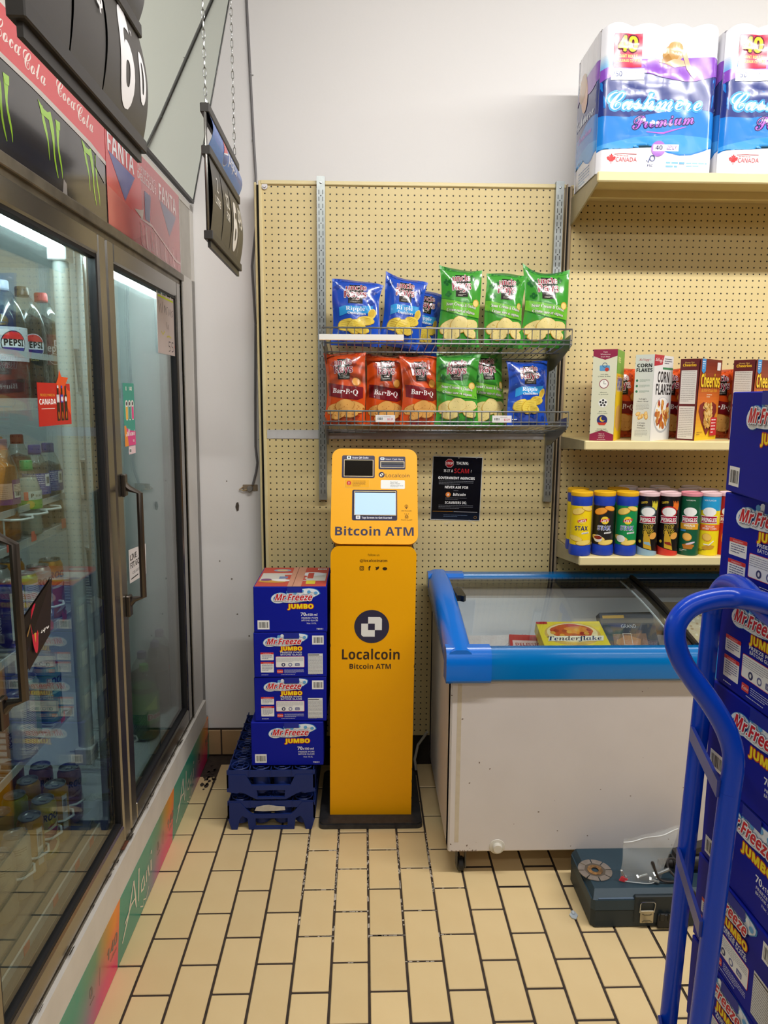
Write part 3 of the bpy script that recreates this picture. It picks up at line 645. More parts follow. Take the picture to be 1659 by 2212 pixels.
# handwritten bait sign, taped
hw = thing('handwritten_sign', 'pale handwritten cardboard sign taped inside the far cooler door', 'sign', (-.3235, 0, 0)); hw.rotation_euler.y = .0078
G().add([(x, y, z) for x in (-.0120, -.0105) for y, z in ((-.424, 1.957), (-.193, 1.962), (-.193, 1.756), (-.424, 1.755))], [(0, 1, 2, 3), (7, 6, 5, 4), (0, 4, 5, 1), (1, 5, 6, 2), (2, 6, 7, 3), (3, 7, 4, 0)]).build('card', M('card_pink', '#d8cac8', .7, nz=(6, .2, '#c4aaa8')), hw)
A = Art()
for P in ([(-.405, 1.935), (-.395, 1.895), (-.38, 1.925), (-.365, 1.895), (-.35, 1.935)], [(-.335, 1.915), (-.325, 1.9), (-.315, 1.915), (-.325, 1.925), (-.335, 1.915)], [(-.30, 1.895), (-.30, 1.92), (-.288, 1.922)], [(-.275, 1.895), (-.27, 1.92), (-.258, 1.9), (-.248, 1.92), (-.245, 1.895)], [(-.22, 1.918), (-.235, 1.912), (-.222, 1.9), (-.236, 1.893)],
          [(-.305, 1.87), (-.302, 1.845)], [(-.285, 1.862), (-.28, 1.845)], [(-.262, 1.802), (-.285, 1.802), (-.288, 1.788), (-.268, 1.785), (-.266, 1.772), (-.288, 1.768)], [(-.222, 1.802), (-.245, 1.802), (-.248, 1.788), (-.228, 1.785), (-.226, 1.772), (-.248, 1.768)]): A.stroke(P, .0028, '#37303f')
for P in ([(-.38, 1.832), (-.36, 1.822), (-.335, 1.835)], [(-.31, 1.818), (-.28, 1.822), (-.25, 1.818)]): A.stroke(P, .006, '#d9cd7a')
A.rect(-.206, 1.785, .004, .008, '#d04a3a'); A.rect(-.41, 1.947, .2, .006, '#d9ea3a')
A.build('writing', hw, onX(-.0103, 0, 0), PR_MATTE)
g = G()
for y in (-.418, -.36, -.30, -.24): g.box(-.0112, -.0104, y-.006, y+.006, 1.952, 1.972)
o = g.build('tape', M('white_tape', '#efefec', .4), hw); o['kind'] = 'stuff'
# price flag hung on the near door
pf = thing('price_flag', 'black folded price flag with a red can clipped to the near cooler door handle', 'sign', (-.30, -1.53, 1.04))
G().add([(.0, -.030, .01), (.002, .075, .055), (.002, .07, .135), (.02, .06, .185), (0, -.045, .12), (0, -.035, .05)], [(0, 1, 2, 3, 4, 5)]).add([(-.004, -.030, .01), (-.002, .075, .055), (-.002, .07, .135), (.016, .06, .185), (-.004, -.045, .12), (-.004, -.035, .05)], [(5, 4, 3, 2, 1, 0)]).build('card', M('flag_black', '#17130f', .4), pf)
A = Art(); A.stroke([(-.035, .085), (.0, .125), (.05, .175)], .005, '#8a6a34'); A.stroke([(.005, .06), (.03, .10), (.06, .16)], .004, '#7d5f30')
A.ell(-.002, .092, .0145, .055, '#cf2238', 16, .05); A.rect(-.014, .118, .026, .012, '#e9e2dc'); A.poly([(-.002, .112), (.003, .095), (.012, .093), (.003, .085), (-.002, .06), (-.006, .085), (-.014, .09), (-.006, .095)], '#e0b341')
A.text('2', .03, .072, .014, '#f2f0ea'); A.text('/', .038, .078, .012, '#f2f0ea'); A.text('$6', .05, .072, .022, '#f2f0ea', bold=.02); A.text('30', .066, .09, .010, '#f2f0ea')
A.build('print', pf, lambda u, v, o: (.004+o+max(0, v-.13)*.3, u, v), PR_GLOSS)
# ================================================================ drinks inside the cooler
m_pet = pane_mat('pet_plastic', '#eef2ef', base=.03, haze=.03)
def cap_mat(c): return M('cap_'+c[1:], c, .4)
def liquid(c, n): return M('liquid_'+n, c, .08, spec=.5)
P2L = [(0, 0), (.030, 0), (.050, .006), (.0545, .02), (.0545, .075), (.051, .095), (.052, .11), (.053, .19), (.053, .20), (.050, .222), (.040, .252), (.026, .278), (.0165, .290), (.0155, .296)]
P06 = [(0, 0), (.020, 0), (.031, .005), (.034, .015), (.0335, .05), (.029, .075), (.0315, .098), (.0335, .12), (.0335, .15), (.031, .168), (.023, .190), (.0145, .208), (.0135, .214)]
P05 = [(0, 0), (.018, 0), (.029, .004), (.0315, .014), (.030, .05), (.027, .066), (.030, .085), (.0315, .105), (.030, .125), (.024, .148), (.0155, .170), (.0128, .180)]
def cyl(r, z0, face): return lambda u, v, o: ((r+o)*math.cos(face+u/r), (r+o)*math.sin(face+u/r), z0+v)
FACE = -.95  # labels turned towards the aisle
def bottle(name, label, prof, loc, liq, cap, lab=None, fill=.85, group=None, sc=1.0):
    """PET bottle: clear shell, drink, cap with ring, label sleeve with print"""
    t = thing(name, label, 'bottle', loc, 0, group)
    pr = [(r*sc, z*sc) for r, z in prof]; H = pr[-1][1]
    G().lathe(pr, n=20).build('shell', m_pet, t)
    G().lathe([(max(0, r-.0025), z+.002) for r, z in pr if z < H*fill]+[(0, H*fill)], n=18).build('drink', liq, t)
    rc = pr[-1][0]+.0025
    G().lathe([(rc, H-.006), (rc, H+.013), (rc-.002, H+.016), (0, H+.016)], n=18).lathe([(rc, H-.010), (rc+.0006, H-.007), (rc-.002, H-.007)], n=18).build('cap', cap_mat(cap), t)
    if lab:
        z0, z1, r, col, art = lab
        rr = max(q[0] for q in pr if z0-.012 <= q[1] <= z1+.012)+.0008 if not r else r
        o = G().lathe([(rr, z0), (rr, z1)], n=24).build('label_sleeve', M('sleeve_'+col[1:], col, .35), t)
        if art: A = Art(); art(A, z1-z0); A.build('label_print', t, cyl(rr+.0004, z0, FACE), PR_GLOSS, step=(.008, 0))
    return t
def cola_badge(A, x, y, r, word='PEPSI', ring='#e9eef4'):
    A.ell(x, y, r*1.08, r*1.08, ring, 22); A.ell(x, y, r, r, '#f2f2f4', 22)
    A.poly([(x+r*math.cos(a), y+r*math.sin(a)) for a in [math.radians(q) for q in range(20, 161, 14)]], '#d8242c')
    A.poly([(x+r*math.cos(a), y+r*math.sin(a)) for a in [math.radians(q) for q in range(200, 341, 14)]], '#2a2a8c')
    A.text(word, x, y-.006*r/.03, .017*r/.03, '#141418', w=r*1.65, bold=.05)
def lab_diet(A, h): A.rect(-.08, 0, .16, h, '#c9ccd2'); cola_badge(A, .012, h*.52, .030, ring='#1c1c24'); A.text('DIET', .02, .010, .007, '#2a2a33')
def lab_zero(A, h): A.rect(-.08, 0, .16, h, '#1d1c1f'); cola_badge(A, .012, h*.54, .030); A.text('ZERO', .006, .016, .006, '#d8d8dc', w=.03); A.text('SUGAR', .006, .006, .006, '#c9b25a', w=.034)
def lab_pepper(A, h):
    A.rect(-.08, 0, .16, h, '#6e1f28'); A.text('Dr', .03, h*.62, .018, '#efe6e2', bold=.03); A.text('Pepper', .02, h*.44, .020, '#efe6e2', w=.07, bold=.03); A.ring(.016, h*.20, .016, .0016, '#e9d9d6'); A.text('23', .016, h*.16, .011, '#e9d9d6', bold=.02)
COLA = liquid('#170b08', 'cola')
bottle('cola_bottle', 'two litre dark cola bottle with a black cap and black label in the cooler', P2L, (-.555, -.905, SA), COLA, '#15151a', (.105, .192, 0, '#1d1c1f', lab_zero), group='two litre bottles on the top cooler shelf')
bottle('cola_bottle', 'two litre cola bottle with a pale cap and silver label at the cooler edge', P2L, (-.555, -1.02, SA), COLA, '#c9d3e6', (.105, .192, 0, '#c9ccd2', lab_diet), group='two litre bottles on the top cooler shelf')
bottle('cola_bottle', 'two litre bottle with a red cap and maroon label on the top cooler shelf', P2L, (-.555, -.785, SA), COLA, '#d0352f', (.105, .192, 0, '#6e1f28', lab_pepper), group='two litre bottles on the top cooler shelf')
bottle('cola_bottle', 'two litre bottle with a pinkish red cap behind the silver labelled one', P2L, (-.665, -.86, SA-.004), COLA, '#c92a4a', None, group='two litre bottles on the top cooler shelf')
def lab_juice(A, h):
    A.rect(-.08, 0, .16, h, '#e7b7a0'); A.rect(-.08, 0, .16, .014, '#7a3a86'); A.rect(.016, .008, .06, h, '#7a3a86'); A.barcode(.020, .016, .024, .026); A.rect(.018, h*.6, .03, h*.35, '#f0d9cf'); A.bars(.02, h*.88, .026, 5, .0012, .0035, '#7a5a50', 5); A.bars(-.03, h*.85, .035, 9, .0012, .0045, '#9a6a50', 8)
def lab_lime(A, h): A.rect(-.08, 0, .16, h, '#e3ebe0'); A.rect(-.08, 0, .16, h*.52, '#5fae2e'); A.ell(-.002, h*.27, .010, .010, '#d8c23a'); A.text('P', .004, h*.66, .010, '#2a2a2a', bold=.05); A.text('BUBLY', .024, h*.68, .006, '#2a2a2a', bold=.03); A.rect(-.016, h*.5, .010, .022, '#ff7a5e')
def lab_blue(A, h):
    A.rect(-.08, 0, .16, h, '#1f3a9e'); A.bars(-.028, h*.9, .042, 6, .0022, .0055, '#dfe4f2', 4); A.rect(.016, h*.38, .017, h*.58, '#eef0f4'); A.barcode(.018, h*.42, .013, h*.5); A.bars(-.02, h*.4, .034, 3, .0014, .0045, '#8fa3dd', 5); A.bars(-.01, h*.16, .03, 2, .0016, .0055, '#8fa3dd', 9)
B6 = 'small bottles on the second cooler shelf'
bottle('juice_bottle', 'orange drink bottle with a purple edged label on the second cooler shelf', P06, (-.50, -1.205, SB), liquid('#a8601c', 'orange'), '#c99aa8', (.098, .150, 0, '#e7b7a0', lab_juice), group=B6, sc=1.12)
bottle('lime_bottle', 'clear lime drink bottle with a bright green cap standing in front', P05, (-.485, -1.105, SB), liquid('#b9c2bd', 'clear'), '#2f9a4e', (.072, .118, 0, '#e3ebe0', lab_lime), group=B6)
bottle('blue_label_bottle', 'blue labelled bottle with a purple cap beside the green capped one', P06, (-.50, -1.018, SB), liquid('#2c2622', 'dark'), '#5a549e', (.098, .155, 0, '#1f3a9e', lab_blue), group=B6)
bottle('blue_label_bottle', 'blue labelled bottle with a purple cap at the far end of its shelf', P06, (-.50, -.935, SB), liquid('#2c2622', 'dark'), '#5a549e', (.098, .155, 0, '#1f3a9e', lab_blue), group=B6)
bottle('juice_bottle', 'plain orange drink bottle standing in the second row of the shelf', P06, (-.60, -1.02, SB), liquid('#b8641a', 'orange2'), '#c98a4a', None, group=B6, sc=1.1)
bottle('juice_bottle', 'red drink bottle half hidden behind the blue labelled bottles', P06, (-.60, -.90, SB), liquid('#7a2a20', 'red'), '#c94a3a', None, group=B6, sc=1.1)
# ---- cans
m_lid = M('can_lid', '#b9bcbe', .25, .9)
def can_proto(label, loc, body, art, group, h=.168, r=.033, sc=1.0):
    t = thing('drink_can', label, 'can', loc, 0, group)
    G().lathe([(0, .004), (.022, .002), (.025, 0), (r, .010), (r, h-.016), (r-.006, h-.004)], n=22).build('body', M('can_'+body[1:], body, .28, .45), t)
    G().lathe([(r-.0062, h-.004), (r-.0045, h), (r-.0065, h), (r-.008, h-.005), (0, h-.005)], n=22).build('lid', m_lid, t)
    G().box(-.009, .009, -.005, .005, h-.0048, h-.0028, bev=.001).build('pull_tab', M('tab_steel', '#d9dcde', .2, .95), t)
    if art: A = Art(); art(A, h); A.build('print', t, cyl(r+.0003, 0, FACE), PR_GLOSS, step=(.006, 0))
    return t
def art_rock(c, dark='#1a1718', c2='#f0e4d0'):
    def f(A, h):
        A.text('ROCK', .016, h*.70, .019, dark, w=.052, bold=.05, sh=.1); A.text('STAR', .055, h*.70, .019, dark, w=.03, bold=.05)
        A.poly([(-.04, h*.35), (.01, h*.62), (.045, h*.60), (.02, h*.35), (.045, h*.12), (-.01, h*.22)], c); A.poly([(-.03, h*.5), (.04, h*.64), (.03, h*.55)], c2); A.poly([(.0, h*.10), (.05, h*.42), (.045, h*.2)], c2)
    return f
def art_text(c):
    def f(A, h): A.rect(-.005, h*.12, .05, h*.72, '#dfe0e2'); A.bars(.0, h*.8, .04, 22, .0014, .0050, '#55555c', 7); A.text('ROCK', -.03, h*.35, .012, c, rot=1.57, bold=.04)
    return f
def art_white(A, h): A.bars(-.02, h*.82, .04, 3, .002, .006, '#8a8276', 3); A.bars(-.015, h*.6, .03, 10, .0013, .005, '#a8a49c', 5)
def art_bar(A, h): A.rect(.008, h*.25, .018, h*.6, '#e6e2d6'); A.barcode(.009, h*.5, .016, h*.33)
GC, GE, GD = 'energy drink cans on the can shelf', 'energy drink cans on the cooler floor', 'energy drink cans on the low shelf'
CX = -.50
can_proto('orange can at the far end of the upper can row', (CX, -.97, SCn), '#e39a2a', art_rock('#c8641c', '#5a2a10'), GC)
can_proto('silver white can lettered in brown in the upper can row', (CX, -1.048, SCn), '#cfcac4', art_rock('#8f8f9e', '#6a5d55', '#b9bcd0'), GC)
can_proto('lime green can with white ingredients panel in the upper row', (CX, -1.13, SCn), '#a3c23a', art_text('#33333a'), GC)
can_proto('violet can with white ingredients panel by the near handle', (CX, -1.212, SCn), '#3b2f86', art_text('#d0c8ee'), GC)
can_proto('plain orange can directly behind the lime green can', (CX-.10, -.985, SCn), '#e39a2a', None, GC)
can_proto('plain silver can directly behind the violet can', (CX-.10, -1.07, SCn), '#c9cacb', None, GC)
for k, yy in enumerate((-.78, -.86, -.94)): can_proto('plain grey can in the rear of the upper can shelf, '+('farthest from the viewer', 'middle of three', 'nearest the handle')[k], (CX-.22, yy, SCn), '#8f9294', None, GC)
can_proto('teal can with dark lettering on the low can shelf', (CX, -1.037, SD), '#5fa39a', art_rock('#3f8a82', '#1c2c3a', '#8fd0c4'), GD, r=.036)
can_proto('pale mint can left of the teal one on the low shelf', (CX-.02, -1.13, SD), '#9cc4b4', art_white, GD, r=.036)
can_proto('white can with grey ingredients text behind the near handle', (CX+.02, -1.245, SD), '#d5d6d3', art_text('#33333a'), GD, r=.036)
ROWE = [(0, -.946, '#b98a86', art_rock('#9a5a5e', '#2a1c1e', '#d0a8a2'), 'dusty pink can at the far end of the bottom row'), (0, -1.042, '#d9a52c', art_bar, 'orange yellow can with a barcode in the bottom row'),
        (0, -1.122, '#d3c24a', art_rock('#a33a3a', '#221c16', '#f0e9c0'), 'yellow can with black lettering and red star in bottom row'), (0, -1.204, '#d8a13a', art_bar, 'amber can with a tall barcode in front of the yellow one'),
        (0, -1.283, '#cfcbbd', art_white, 'cream can with grey text nearest the glass in the bottom row'), (0, -1.365, '#b9b3a4', art_white, 'grey beige can at the near end of the bottom row'),
        (1, -.985, '#a8757a', art_rock('#8a4a52', '#2a1c1e', '#c09a98'), 'dusty rose can standing behind the pink one'), (1, -1.07, '#d9a52c', None, 'orange can in the middle of the second bottom row'),
        (1, -1.15, '#b8b84a', None, 'olive yellow can in the second bottom row'), (1, -1.235, '#c99a52', None, 'tan orange can at the near end of the second row'),
        (2, -1.03, '#9a6a70', None, 'dark rose can in the rear of the cooler floor'), (2, -1.115, '#c98a2a', None, 'deep amber can in the rear of the cooler floor')]
for row, y, c, a, lb in ROWE: can_proto(lb, (CX-.088*row+.004, y+(.0 if row == 0 else .05*row), SE+.003), c, a, GE, h=.172)
# ---- far bay: big bottles on the floor, cups on the shelves
def lab_dark(A, h): A.rect(-.08, 0, .16, h, '#33333b'); cola_badge(A, .02, h*.5, .027, ring='#8a8a92')
GR = 'big bottles on the floor of the far cooler bay'
bottle('cola_bottle', 'dark cola bottle with a violet cap nearest the far cooler wall', P2L, (-.47, -.045, .337), COLA, '#55527a', (.09, .18, 0, '#33333b', lab_dark), group=GR, sc=.97)
bottle('cola_bottle', 'dark cola bottle with a violet cap left of its twin', P2L, (-.455, -.165, .337), COLA, '#55527a', (.09, .18, 0, '#33333b', None), group=GR, sc=.95)
bottle('cola_bottle', 'dark cola bottle hidden behind the far door frame', P2L, (-.47, -.29, .337), COLA, '#55527a', None, group=GR, sc=.95)
def lab_green(A, h): A.rect(-.08, 0, .16, h, '#3f8f2e'); A.text('Dew', .02, h*.15, .02, '#a8202a', bold=.06, out=('#e8e8e0', .08)); A.poly([(-.02, h*.5), (.03, h*.9), (.03, h*.4)], '#a8d04a')
bottle('lime_bottle', 'bright green soda bottle at the left edge of the far bay', P2L, (-.43, -.40, .337), liquid('#2f6a1c', 'green'), '#3f8f2e', (.07, .19, 0, '#3f8f2e', lab_green), group=GR, sc=.92)
def cup(label, loc, col, r=.036, h=.11):
    t = thing('food_tub', label, 'tub', loc)
    G().lathe([(0, 0), (r*.85, 0), (r, h), (r*.97, h)], n=18).build('tub', M('tub_'+col[1:], col, .3), t)
    G().lathe([(r*1.06, h-.004), (r*1.06, h+.004), (0, h+.005)], n=18).build('lid', M('tub_lid', '#e3ebea', .3, alpha=.9), t)
for i, (z, y, c, lb) in enumerate(((1.62, -.60, '#d5e2e2', 'white tub on the upper shelf of the far cooler bay'), (1.62, -.51, '#c9d4d8', 'grey white tub on the upper shelf of the far bay'),
                                   (1.27, -.60, '#8aa0a8', 'grey blue tub on the middle shelf of the far bay'), (1.27, -.51, '#c9b98a', 'beige tub on the middle shelf of the far bay'),
                                   (.98, -.60, '#9ab0b4', 'pale blue tub on the lower shelf of the far bay'), (.98, -.51, '#c24a8a', 'pink tub on the lower shelf of the far bay'))):
    cup(lb, (-.50, y, z), c, .037, .13)
# ================================================================ hanging price signs
m_sign = M('sign_black', '#2b2826', .45)
m_signb = M('sign_card', '#3b3835', .4)
def chain(g, p0, p1, n):
    a, b = Vector(p0), Vector(p1); d = (b-a)/n; L = d.length
    for i in range(n):
        c = a+d*(i+.5); s = Vector((.0035, 0, 0)) if i % 2 else Vector((0, .0035, 0)); u = d.normalized()*(L*.62)
        g.tube([c-u, c-u*.6+s, c+u*.6+s, c+u, c+u*.6-s, c-u*.6-s], .0011, 4, closed=True)
def hang_sign(label, y0, y1, x0, x1, zb, zm, zt, face, head, chains, headcol):
    """double price sign: dark frame rails, bulging number cards, header card, two hanging chains; face/head draw the print"""
    W = y1-y0; t = thing('price_sign', label, 'sign', ((x0+x1)/2, (y0+y1)/2, zb)); t.rotation_euler.z = math.atan2(-(x1-x0), W)
    w = W/2
    for z in (0, zm-zb, zt-zb): G().box(-.012, .012, -w, w, z-.012, z+.012, bev=.002).box(-.004, .004, -w+.01, w-.01, z-.03, z-.01).build('rail', m_sign, t)
    for s in (-1, 1): G().tube([(0, s*(w-.004), 0), (0, s*(w-.004), zt-zb)], .004, 6).build('side_rod', M('rod_grey', '#8b8884', .35, .7), t)
    H = zm-zb-.02
    edges = [-w, -w+.30*W, -w+.56*W, w]
    G().box(-.006, -.003, -w+.006, w-.006, .01, H+.01).build('back_card', M('sign_back', '#141211', .6), t)
    bulge = lambda v, h: .013*math.sin(math.pi*max(0, min(1, v/h)))
    for i in range(3):
        a, b = edges[i]+.002, edges[i+1]-.002
        cd = G().surf(lambda u, v: (.006+bulge(v*H, H)*(.7+.3*i/2), a+(b-a)*u, .01+v*H), 2, 14).build('number_card', m_signb, t, fix=False)
        A = Art(); face(A, i, a, b, H); A.build('number_print', t, lambda u, v, o, i=i: (.0066+o+bulge(v, H)*(.7+.3*i/2), u, .01+v), PR_GLOSS, step=(0, .015))
    h2 = zt-zm-.02
    b2 = lambda v: .014*math.sin(math.pi*max(0, min(1, v/h2)))
    G().surf(lambda u, v: (.006+b2(v*h2), -w+.004+(W-.008)*u, zm-zb+.012+v*h2), 2, 12).build('header_card', M('header_'+headcol[1:], headcol, .35), t, fix=False)
    A = Art(); head(A, W, h2); A.build('header_print', t, lambda u, v, o: (.0066+o+b2(v), u, zm-zb+.012+v), PR_GLOSS, step=(0, .012))
    for s in (-1, 1):
        g = G(); chain(g, (0, s*w*chains, zt-zb+.01), (0, s*w*chains, CEIL-zb), 46)
        g.build('chain', m_steel, t)
        G().tube([(0, s*w*chains, zt-zb-.004), (.006, s*w*chains, zt-zb+.008), (.002, s*w*chains, zt-zb+.022)], .0018, 5).build('hook', m_steel, t)
    return t
def f_far(A, i, a, b, H):
    c = (a+b)/2
    if i == 0: A.text('2', c, H*.60, .038, '#e8e6e2'); A.text('LITRE', c, H*.42, .020, '#e8e6e2', w=.075, bold=.03)
    if i == 1: A.text('$2', c+.01, H*.58, .040, '#e8e6e2', bold=.03); A.text('FOR', c+.01, H*.40, .022, '#e8e6e2', w=.055, bold=.04)
    if i == 2: A.text('6', c-.045, H*.10, .14, '#eeecee', w=.075, bold=.05); A.text('\u2019', c-.002, H*.72, .03, '#eeecee'); A.text('49', c+.05, H*.52, .065, '#e8e6e2', w=.075, bold=.02); A.rect(c+.02, H*.05, .003, H*.4, '#b9b5ae')
def f_near(A, i, a, b, H):
    c = (a+b)/2
    if i == 0: A.text('2', c, H*.8, .036, '#e8e6e2')
    if i == 1: A.text('FOR', c-.02, H*.66, .026, '#e8e6e2', w=.06, bold=.04)
    if i == 2: A.text('$', a-.03, H*.62, .05, '#eeecee', bold=.02); A.text('6', c-.01, H*.12, .155, '#f2f0f2', w=.075, bold=.05); A.text('\u2019', c+.035, H*.72, .03, '#eeecee'); A.text('0', c+.075, H*.30, .085, '#f2f0f2', w=.036, bold=.04)
def h_far(A, W, h):
    A.rect(-W/2+.004, 0, W-.008, h, '#1f5fb6'); A.rect(-W/2+.004, 0, W-.008, h*.3, '#2a78cf')
    x, y, r = -.055, h*.48, .034
    A.ell(x, y, r, r, '#f4f4f6', 24); A.poly([(x+r*math.cos(q), y+r*math.sin(q)) for q in [math.radians(k) for k in range(15, 200, 15)]], '#d5272e')
    A.poly([(x+r*.95*math.cos(q), y+r*.95*math.sin(q)) for q in [math.radians(k) for k in range(200, 375, 15)]], '#1d4fa0')
    A.text('pepsi', .065, h*.36, .036, '#f4f4f6', w=.14)
def h_near(A, W, h): A.rect(-W/2+.004, 0, W-.008, h, '#2b2826'); A.ell(.16, h*.9, .09, .08, '#1c1a19', 20)
hang_sign('blue topped soft drink price sign hanging on chains near the corner', -.955, -.45, -.03, -.036, 2.035, 2.248, 2.352, f_far, h_far, .93, '#1f5fb6')
hang_sign('large black price sign hanging above the near cooler door', -2.03, -1.528, -.035, -.036, 2.07, 2.27, 2.39, f_near, h_near, .9, '#2b2826')
# ================================================================ wire baskets and chip bags
def basket(label, zf_top, zf_bot, z_back):
    t = thing('wire_basket', label, 'basket', (.69, 0, z_back), group='wire baskets on the pegboard')
    x0, x1, yf, yb = -.455, .455, -.305, -.012
    zt, zb, zk = zf_top-z_back, zf_bot-z_back, 0.0
    m = m_galv2 = M('basket_wire', '#a9abad', .3, .8)
    g = G().tube([(x0, yf, zt), (x1, yf, zt)], .0035, 6).tube([(x0, yf, zb), (x1, yf, zb)], .0035, 6).tube([(x0, yf-.002, (zt+zb)/2-.012), (x1, yf-.002, (zt+zb)/2-.012)], .0025, 6)
    g.tube([(x0, yb, zk), (x1, yb, zk)], .0035, 6).tube([(x0, (yf+yb)/2, (zb+zk)/2-.004), (x1, (yf+yb)/2, (zb+zk)/2-.004)], .003, 6); g.build('rail', m, t)['kind'] = 'stuff'
    g = G(); n = 31
    for k in range(n+1):
        x = x0+(x1-x0)*k/n; g.tube([(x, yf, zt), (x, yf, zb-.002), (x, yf+.012, zb-.006), (x, yb, zk)], .0017, 4)
    g.build('wires', m, t)['kind'] = 'stuff'
    for s in (-1, 1):
        x = s*.448; G().prism([(yf-.004, zt-.02), (yf-.004, zb-.012), (-.08, zk-.045), (-.012, zk-.05), (-.012, zk+.03), (-.2, zb+.02)], 'x', x-.0015, x+.0015).build('bracket', M('bracket_steel', '#7d8184', .35, .8), t)
    return t
bk1 = basket('upper wire basket of blue and green chip bags', 1.856, 1.802, 1.764)
bk2 = basket('lower wire basket of orange green and blue chip bags', 1.558, 1.506, 1.466)
ptag = G().box(-.105, .20, -.318, -.3145, .012, .032).build('label_strip', M('strip_paper', '#e9e6e0', .4), bk1); ptag.location = (-.36, .002, zz := .036)
G().box(-.465, -.16, -.3155, -.3145, .046, .049).build('strip_edge', M('strip_orange', '#d9923a', .5), bk1)
for x in (-.225, .205):
    G().box(x-.036, x+.036, -.316, -.3125, .052, .078, bev=.001).build('price_ticket', M('ticket', '#e2dcdc', .3), bk2)
    A = Art(); A.barcode(x-.032, .058, .026, .014); A.text('$2.29', x+.018, .060, .007, '#d83a5a', bold=.03); A.rect(x-.03, .072, .05, .0012, '#b9b4b4'); A.build('ticket_print', bk2, onY(0, -.3162, 0), PR_GLOSS)
BW, BH = .176, .285
def bag_shape(seed, W, H, T, ear=(0, 0)):
    rr = random.Random(seed); p = [rr.uniform(0, 6.28) for _ in range(8)]
    def f(x, z, o, side=-1):
        v = max(0, min(1, z/H)); u = max(-1, min(1, x/(W/2))); sv = math.sin(math.pi*v)
        hw = 1-.11*sv**.6+.0*v; th = T*(max(sv, 0)**.5)*(1-abs(u)**2.6)
        th += .0022*math.sin(9*u+p[0]+3*v)*sv+.0018*math.sin(14*v+5*u+p[1])*sv+.0032*math.sin(22*u+p[2])*(max(0, v-.72)/.28)*(1-v)*3+.003*math.sin(19*u+p[3])*(max(0, .25-v)/.25)
        th = max(th, .0006)
        zz = z+(ear[0]*max(0, -u)**3+ear[1]*max(0, u)**3)*max(0, v-.7)/.3+.004*math.sin(3*u+p[4])*max(0, v-.9)*10
        return (x*hw+.004*math.sin(6*v+p[5]), side*(th if side < 0 else th*.75)+(o if side > 0 else -o), zz)
    return f
SPK = '#b9862a'
